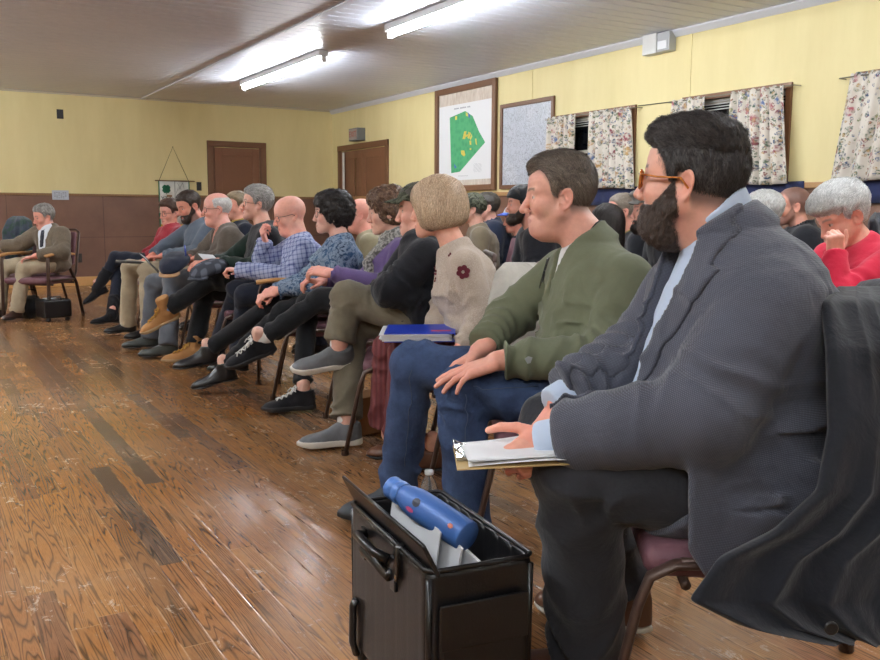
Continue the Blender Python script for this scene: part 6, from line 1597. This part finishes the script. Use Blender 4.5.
def sticker(s0, a0, w, h, mat, n=10):
    m = MB(); vs = [bsurf(s0 + w * math.cos(t) / BL, a0 + h * math.sin(t) / .038) for t in np.arange(n) * 2 * math.pi / n]; m.add([bsurf(s0, a0)] + vs, [(0, 1 + i, 1 + (i + 1) % n) for i in range(n)]); m.build('sticker', mat, bo, solid=.0006)
sticker(.60, .35, .011, .006, plain('sticker_pink', 'c2507e', .5), 7); sticker(.56, -.25, .010, .011, plain('sticker_navy', '23283a', .5), 9); sticker(.12, -.2, .007, .006, plain('sticker_orange', 'b5624a', .5), 6)
# ================================================================ clipboard in the blazer man's hands
ca = UT(457, 470, 1.67); cu_ = nrm((.87, -.42, .03)); cv_ = nrm((.47, .87, .04)); cn_ = np.cross(cu_, cv_); RB = np.array([cu_, cv_, cn_])
cb = empty('clipboard', tuple(ca)); tag(cb, 'clipboard with white sheets held low in the blazer man\'s hands', 'clipboard')
MB().box(ca + cu_ * .13 + cv_ * .075, (.13, .075, .0015), RB).build('board', plain('hardboard', 'b49a6a', .5), cb, bevel=.0008)
for k in range(3):
    R2 = np.array([nrm(cu_ + cv_ * (.05 * k - .04)), nrm(cv_ - cu_ * (.05 * k - .04)), cn_]); R2[2] = nrm(np.cross(R2[0], R2[1]) + np.array([0, 0, 0])); 
    MB().grid(lambda u, v: ca + R2[0] * (.022 + .225 * u) + R2[1] * (.006 + .138 * v) + cn_ * (.003 + .0025 * k + .012 * math.sin(u * 2.2 + k) * (1 - v) * .6 + .010 * k * u * u), 14, 6).build('sheet', PAPW, cb, smooth=True, solid=.0003)
m = MB().box(ca + cu_ * .014 + cv_ * .09 + cn_ * .006, (.012, .045, .003), RB).tube([ca + cu_ * .02 + cv_ * .05 + cn_ * .008, ca + cu_ * .0 + cv_ * .06 + cn_ * .022, ca + cu_ * .0 + cv_ * .12 + cn_ * .022, ca + cu_ * .02 + cv_ * .13 + cn_ * .008], .0022, 8)
m.build('clip', CHROME, cb, smooth=False)
ml = MB()
for i in range(6):
    for j in range(5):
        if (i * 5 + j * 3) % 4: ml.box(ca + cu_ * (.06 + .022 * j) + cv_ * (.03 + .022 * i) + cn_ * .0165, (.008, .0012, .0003), RB)
# ================================================================ folder on the blonde woman's lap
fa_ = UT(384, 342, 3.40); fu = nrm((.84, -.54, .02)); fv = nrm((.52, .84, .05)); fn = np.cross(fu, fv); RF = np.array([fu, fv, fn])
fo = empty('folder', tuple(fa_)); tag(fo, 'bright blue folder stuffed with white pages on the blonde woman\'s lap', 'folder')
FB = plain('folder_blue', '2340b8', .35); 
MB().box(fa_ + fu * .135 + fv * .10 + fn * .030, (.135, .10, .0015), RF).build('cover', FB, fo, bevel=.0008); MB().box(fa_ + fu * .135 + fv * .10 - fn * .001, (.135, .10, .0015), RF).build('cover', FB, fo, bevel=.0008)
MB().box(fa_ + fu * .268 + fv * .10 + fn * .0145, (.0015, .10, .016), RF).build('spine', FB, fo, bevel=.0008)
for k in range(6): MB().box(fa_ + fu * (.125 - .006 * (k % 3)) + fv * (.095 + .003 * (k % 2)) + fn * (.004 + .0045 * k), (.132, .098, .0014), RF).build('pages', PAPW, fo)
MB().box(fa_ + fu * .215 + fv * .05 + fn * .0325, (.038, .008, .0012), RF).build('pink_tab', plain('tab_pink', 'c8506e', .5), fo)
# ================================================================ small things along the row
c1_, c2_ = UT(139, 253, 7.05), UT(163, 277, 6.95); du = nrm(c2_ - c1_); dv = nrm(np.array([.2, 1, .1]) - (np.array([.2, 1, .1]) @ du) * du); dn = np.cross(du, dv); Rk = np.array([du, dv, dn])
k2 = empty('clipboard', tuple(c1_)); tag(k2, 'dark clipboard tilted on the lap of the bearded man in slate', 'clipboard')
MB().box((c1_ + c2_) / 2 + dv * .1, (np.linalg.norm(c2_ - c1_) / 2, .115, .003), Rk).build('board', plain('dark_board', '3a322d', .5), k2, bevel=.001)
MB().box(c1_ + du * .02 + dv * .1 + dn * -.006, (.012, .05, .004), Rk).build('clip', CHROME, k2)
nb = UT(133, 262, 7.15); o = MB().box((0, 0, 0), (.13, .09, .008), frame((-.9, .2, .05))).build('notebook', plain('dark_cover', '2d2b2b', .5), None, bevel=.002); o.location = [float(x) for x in nb]; tag(o, 'thin dark notebook lying on the bearded man\'s khaki knee', 'notebook')
def cloth_cap(c, fdir, mat, name, label, brim=None, s=1.0, flatcap=True, root=None, R=None):
    c = np.asarray(c, float); Rr = frame(fdir) if R is None else R
    def f(p):
        q = ((p - c.astype(f32)) @ Rr.T.astype(f32)) / f32(s)
        d = ell(q, (-.01, 0, .0), (.125, .105, .048)); d = smin(d, ell(q, (.06, 0, -.012), (.085, .075, .028)), .03)
        return (smax(d, -q[:, 2] - .030, .01) - noise(q, 22, 2) * .005).astype(f32) * f32(s)
    v, q = sdf_mesh(f, c - .2, c + .2, .007, margin=.02); o = np_obj(name, v, q, mat, root, origin=c if root is None else None)
    if root is None: o.location = [float(x) for x in c]; tag(o, label, 'cap')
    def W(x, y, z): return c + (Rr[0] * x + Rr[1] * y + Rr[2] * z) * s
    m = MB(); m.grid(lambda u, v: W(.10 + .065 * v * math.sqrt(max(0, 1 - (2 * u - 1) ** 2)) + .01 * v, (u - .5) * .15, -.024 - .012 * v + .012 * (1 - (2 * u - 1) ** 2)), 16, 5)
    m.build('brim', brim or mat, o, smooth=True, solid=.005)
    return o
PLAID = NM('grey_plaid', .9, .2); _v = PLAID.coord(rot=(0, 0, .7)); _s = PLAID.sep(_v); PLAID.col(PLAID.mix(PLAID.ramp(PLAID.math('ADD', PLAID.math('SINE', PLAID.math('MULTIPLY', _s[0], 95)), PLAID.math('SINE', PLAID.math('MULTIPLY', _s[1], 95))), [(.2, 0), (.9, 1)]), '393c44', '5a5e68')); PLAID = PLAID.m
cloth_cap(UT(209, 268, 5.72), (-.8, -.5, -.25), PLAID, 'flat_cap', 'grey plaid flat cap resting on the crossed knee of the man in the black vest')
cloth_cap(UT(174, 262, 6.35), (-.6, -.8, -.5), cloth('cap_navy', '1b2030', weave=300), 'baseball_cap', 'navy cap with tan brim on the knee of the man in the brown blazer', brim=plain('tan_brim', 'a9825c', .7))
p_ = UT(186, 256, 6.3); o = MB().tube([np.zeros(3), nrm((-.1, 0, 1)) * .075], .006, 8).build('pen', plain('pen_blue', '2c3f9a', .3), None, smooth=True); o.location = [float(x) for x in p_]; tag(o, 'blue pen held upright in the hand of the man in the brown blazer', 'pen')
p_ = UT(208, 257, 5.95); o = MB().box((0, 0, 0), (.055, .04, .0012), frame((-.9, -.2, .1), (-.3, -.5, 1))).build('paper_sheet', PAPW, None); o.location = [float(x) for x in p_]; tag(o, 'small white paper on the lap beside the grey plaid cap', 'paper')
# black case and bag under the left chair
bc = UT(53, 297, 8.45); bc[2] = 0; r = empty('black_case', tuple(bc)); tag(r, 'black case with papers on top under the tan-blazer man\'s chair', 'case')
Rz = frame((1, .25, 0)); MB().box(bc + np.array([0, 0, .12]), (.13, .11, .085), Rz).build('body', SHELL, r, bevel=.015)
MB().box(bc + np.array([-.03, 0, .213]), (.05, .035, .004), Rz).build('paper', PAPW, r); MB().tube([bc + np.array([-.06, -.12, .2]), bc + np.array([-.05, -.12, .235]), bc + np.array([.05, -.09, .235]), bc + np.array([.06, -.09, .2])], .008, 8).build('handle', STRAP, r, smooth=True)
for sx in (-.09, .09): MB().lathe(bc + Rz[0] * sx - Rz[1] * .1 + np.array([0, 0, .02]), Rz[1], [(0, 0), (.02, 0), (.02, .02), (0, .02)], 14).build('wheel', RUB, r, smooth=True)
bg = UT(30, 298, 8.7); bg[2] = .11
def bagf(p):
    return (ell(p, tuple(bg), (.11, .15, .115)) - noise(p, 14, 3) * .012).astype(f32)
v, q = sdf_mesh(bagf, bg - .22, bg + .22, .012, margin=.02); r = empty('black_bag', (bg[0], bg[1], 0)); tag(r, 'slumped black bag on the floor beneath the far left man', 'bag'); np_obj('body', v, q, BLKC, r)
MB().tube([bg + np.array([-.05, -.05, .09]), bg + np.array([-.04, -.07, .17]), bg + np.array([.05, -.05, .16]), bg + np.array([.06, -.03, .08])], .007, 8).build('strap', BLKC, r, smooth=True)
# small clear bottle by the jeans, cardboard box under the chairs
wb = UT(429, 478, 2.95); wb[2] = 0; r = empty('plastic_bottle', tuple(wb)); tag(r, 'small clear plastic bottle on the floor beside the jeans hem', 'bottle')
CLR = NM('clear_plastic', .08, .5); CLR.b.inputs['Transmission Weight'].default_value = .9; CLR.b.inputs['IOR'].default_value = 1.2; CLR.col('e6ecf0'); CLR = CLR.m
MB().lathe(wb, (0, 0, 1), [(0, 0), (.028, .002), (.03, .01), (.03, .12), (.022, .15), (.012, .165), (.012, .175)], 24).build('bottle_body', CLR, r, smooth=True)
MB().lathe(wb + np.array([0, 0, .172]), (0, 0, 1), [(.014, 0), (.015, .002), (.015, .014), (0, .016)], 18).build('bottle_cap', plain('cap_white', 'd5d8da', .5), r, smooth=True)
bx_ = UT(366, 424, 4.25); bx_[2] = .09; o = MB().box((0, 0, 0), (.10, .07, .088), frame((1, .3, 0))).build('cardboard_box', plain('cardboard', '8a6038', .8, vary=.15), None, bevel=.003); o.location = [float(x) for x in bx_]; tag(o, 'tan cardboard box on the floor behind the khaki trouser leg', 'box')
# ================================================================ worn extras
def worn_cap(J, root, mat, style, brim=None):
    R = J['R'].astype(f32); ho = J['head'].astype(f32)
    def f(q):
        q = np.ascontiguousarray(q); d = skull(q) - f32(.016 if style != 'flat' else .014)
        if style == 'flat': d = smin(d, ell(q, (.01, 0, .095), (.115, .095, .032)), .03)
        lo = np.interp(q[:, 0], [-.12, .09], [.012, .052] if style != 'beanie' else [-.02, .045]).astype(f32)
        return smax(d, lo - q[:, 2], .006) - (noise(q, 40, 3) * .002).astype(f32)
    v, q = sdf_mesh(f, (-.16, -.13, -.05), (.14, .13, .17), .007, margin=.012)
    o = np_obj('cap', v @ R + ho, q, mat, root)
    if style != 'beanie':
        L = .07 if style == 'ball' else .035
        m = MB(); m.grid(lambda u, v: J['head'] + J['R'].T @ np.array([.070 + .022 * math.sqrt(max(0, 1 - (2 * u - 1) ** 2)) + (L * v) * math.sqrt(max(.02, 1 - (2 * u - 1) ** 2 * .9)), (u - .5) * .14, .053 - .018 * v + .010 * (1 - (2 * u - 1) ** 2)]), 16, 5)
        m.build('brim', brim or mat, o, smooth=True, solid=.004)
worn_cap(J4, p4, CAMO, 'ball')
for n, mt, st, br in (('b2', CAMO, 'beanie', None), ('b4', plain('cap_white_blue', 'b8bcc4', .8), 'ball', plain('cap_blue', '3c55a8', .7)), ('b5', cloth('beanie_black', '222428', weave=200), 'beanie', None), ('b8', cloth('flatcap_grey', '7c7a76', weave=300), 'flat', None)):
    J, r, _, _ = PEOPLE[n]; worn_cap(J, r, mt, st, br)
# scarf of the woman in purple
t5 = J5['tor']
def scarf(p):
    nk = J5['neck'] + np.array([0, 0, .02]); ax = nrm(J5['head'] - J5['neck'] + np.array([0, 0, .08])); q = p - nk.astype(f32); z = q @ ax.astype(f32); rad = ln(q - z[:, None] * ax.astype(f32)); cf = q @ J5['cf'].astype(f32)
    d = np.sqrt((rad - .072) ** 2 + ((z + .2 * cf - .004) * .75) ** 2) - .030
    d2 = np.sqrt((rad - .082) ** 2 + ((z + .3 * cf + .035) * .75) ** 2) - .026
    d = smin(d, d2, .01)
    t, u, v = t5.co(p); s = t5.sdf(p, .02)
    e = np.maximum(np.maximum(np.abs(u - .045 - (t - .5) * .05) - .042, np.abs(s) - .017), np.maximum(-v, np.maximum(.28 - t, t - .98)))
    d = smin(d, e, .02)
    return d - (np.abs(noise(p, 60, 2)) * .006 + noise(p, 25, 6) * .004).astype(f32)
garment('scarf', scarf, [J5['neck'], t5.pt(.3, 0, .12)], p5, cloth('scarf_wool', '5a5955', 'a09e98', heather=70, weave=200), .006, pad=.16)
PEARL = plain('pearl', 'd8cfc0', .2)
def ball_at(J, root, x, y, z, r, mat, name): MB().lathe(J['head'] + J['R'].T @ np.array([x, y, z]) - J['R'][2] * r, J['R'][2], [(r * math.sin(a), r - r * math.cos(a)) for a in np.linspace(0, math.pi, 8)], 12).build(name, mat, root, smooth=True)
for J, r in ((J5, p5), (J3, p3), (J6, p6)): ball_at(J, r, -.008, .084, -.046, .005, PEARL, 'earring')
J = J12; wd = nrm(J['wrL'] - J['elL']); wu = nrm(np.cross(wd, (0, 0, 1))); ww = np.cross(wd, wu); wc = J['wrL'] + wd * .004
MB().tube([wc + (wu * math.cos(a) + ww * math.sin(a)) * .030 for a in np.arange(20) * 2 * math.pi / 20], .008, 8, flat=(.003, .009, wd), close=True).build('watch', BLKF, p12, smooth=True)
# stitched seams on the jeans
def seam(o, pts, mat, name='seam'):
    P = []
    for px, py in pts: c, nn = on_surface(o, px, py); P.append(c + nn * .0008)
    MB().tube(P, .0012, 6).build(name, mat, o, smooth=True)
# maroon flowers on the jumper
def on_surface(o, px, py):
    v = np.empty(len(o.data.vertices) * 3, f32); o.data.vertices.foreach_get('co', v); v = v.reshape(-1, 3) + np.array(org(o.parent), f32); nn = np.empty(len(v) * 3, f32); o.data.vertices.foreach_get('normal', nn); nn = nn.reshape(-1, 3)
    d = v - CAMP.astype(f32); t = d @ fwv.astype(f32); x = 440 + FPX * (d @ rtc.astype(f32)) / t; y = 330 - FPX * (d @ upc.astype(f32)) / t
    e = np.hypot(x - px, y - py); m = e < 3.0; i = np.where(m)[0][np.argmin(t[m])] if m.any() else int(np.argmin(e)); return v[i].astype(float), nrm(nn[i])
MFL = plain('flower_maroon', '5e1626', .85)
def flower(px, py, r, n, part_of):
    c, nn = on_surface(part_of, px, py); u = nrm(np.cross(nn, (0, 0, 1))); w = np.cross(nn, u); m = MB()
    for k in range(n):
        a = 2 * math.pi * k / n + .3; cc = c + (u * math.cos(a) + w * math.sin(a)) * r * .55
        m.poly([cc + u * math.cos(b) * r * .36 + w * math.sin(b) * r * .36 - nn * .002 for b in np.arange(10) * .6283], nn, .006)
    m.build('knitted_flower', MFL, part_of); MB().poly([c + u * math.cos(b) * r * .2 + w * math.sin(b) * r * .2 + nn * .001 for b in np.arange(10) * .6283], nn, .005).build('flower_centre', BEIGE, part_of)
SEAMC = plain('seam_thread', '434f63', .8); jn = [c for c in p2.children if c.name.startswith('jeans')][0]
seam(jn, [(x, 388 - (x - 475) * .06) for x in range(472, 540, 6)], SEAMC); seam(jn, [(468 - (y - 395) * .03, y) for y in range(395, 470, 7)], SEAMC); seam(jn, [(412 - (y - 372) * .06, y) for y in range(372, 470, 8)], SEAMC)
flower(460.5, 271.5, .030, 6, top3); flower(427, 268, .010, 4, top3); flower(448, 253, .010, 4, top3); flower(433, 273, .014, 3, top3); flower(433, 279, .012, 3, top3)
# zip, hanging spectacles and cuff mark on the olive pullover
g_, gn = on_surface(pu, 545, 268); sp = empty_ = None
a, n1 = on_surface(pu, 548, 262); b, n2 = on_surface(pu, 541, 292); ax_ = nrm(b - a); sd_ = nrm(np.cross(ax_, n1))
m = MB()
for off in (0.012, .060):
    cc = a + ax_ * off + n1 * .012; m.tube([cc + ax_ * .022 * math.cos(t) + sd_ * .014 * math.sin(t) for t in np.arange(16) * 2 * math.pi / 16], .0018, 6, close=True)
m.tube([a + n1 * .014 - ax_ * .01, a + n1 * .016 + ax_ * .11], .0018, 6).tube([a + n1 * .010 + ax_ * .035 + sd_ * .006, a + n1 * .008 - ax_ * .01 + sd_ * .01], .0018, 6)
o = m.build('spectacles', BLKF, None, smooth=True); tag(o, 'dark folded spectacles hanging from the collar of the olive pullover', 'glasses')
c, nn = on_surface(pu, 531, 361); u = nrm(np.cross(nn, (0, 0, 1))); w = np.cross(nn, u)
MB().poly([c + u * x * .012 + w * y * .010 for x, y in ((-1, -.6), (0, -1), (1, -.4), (.3, 1), (-.4, .9))], nn, .0035).build('cuff_emblem', plain('emblem_grey', '8c9090', .6), pu)
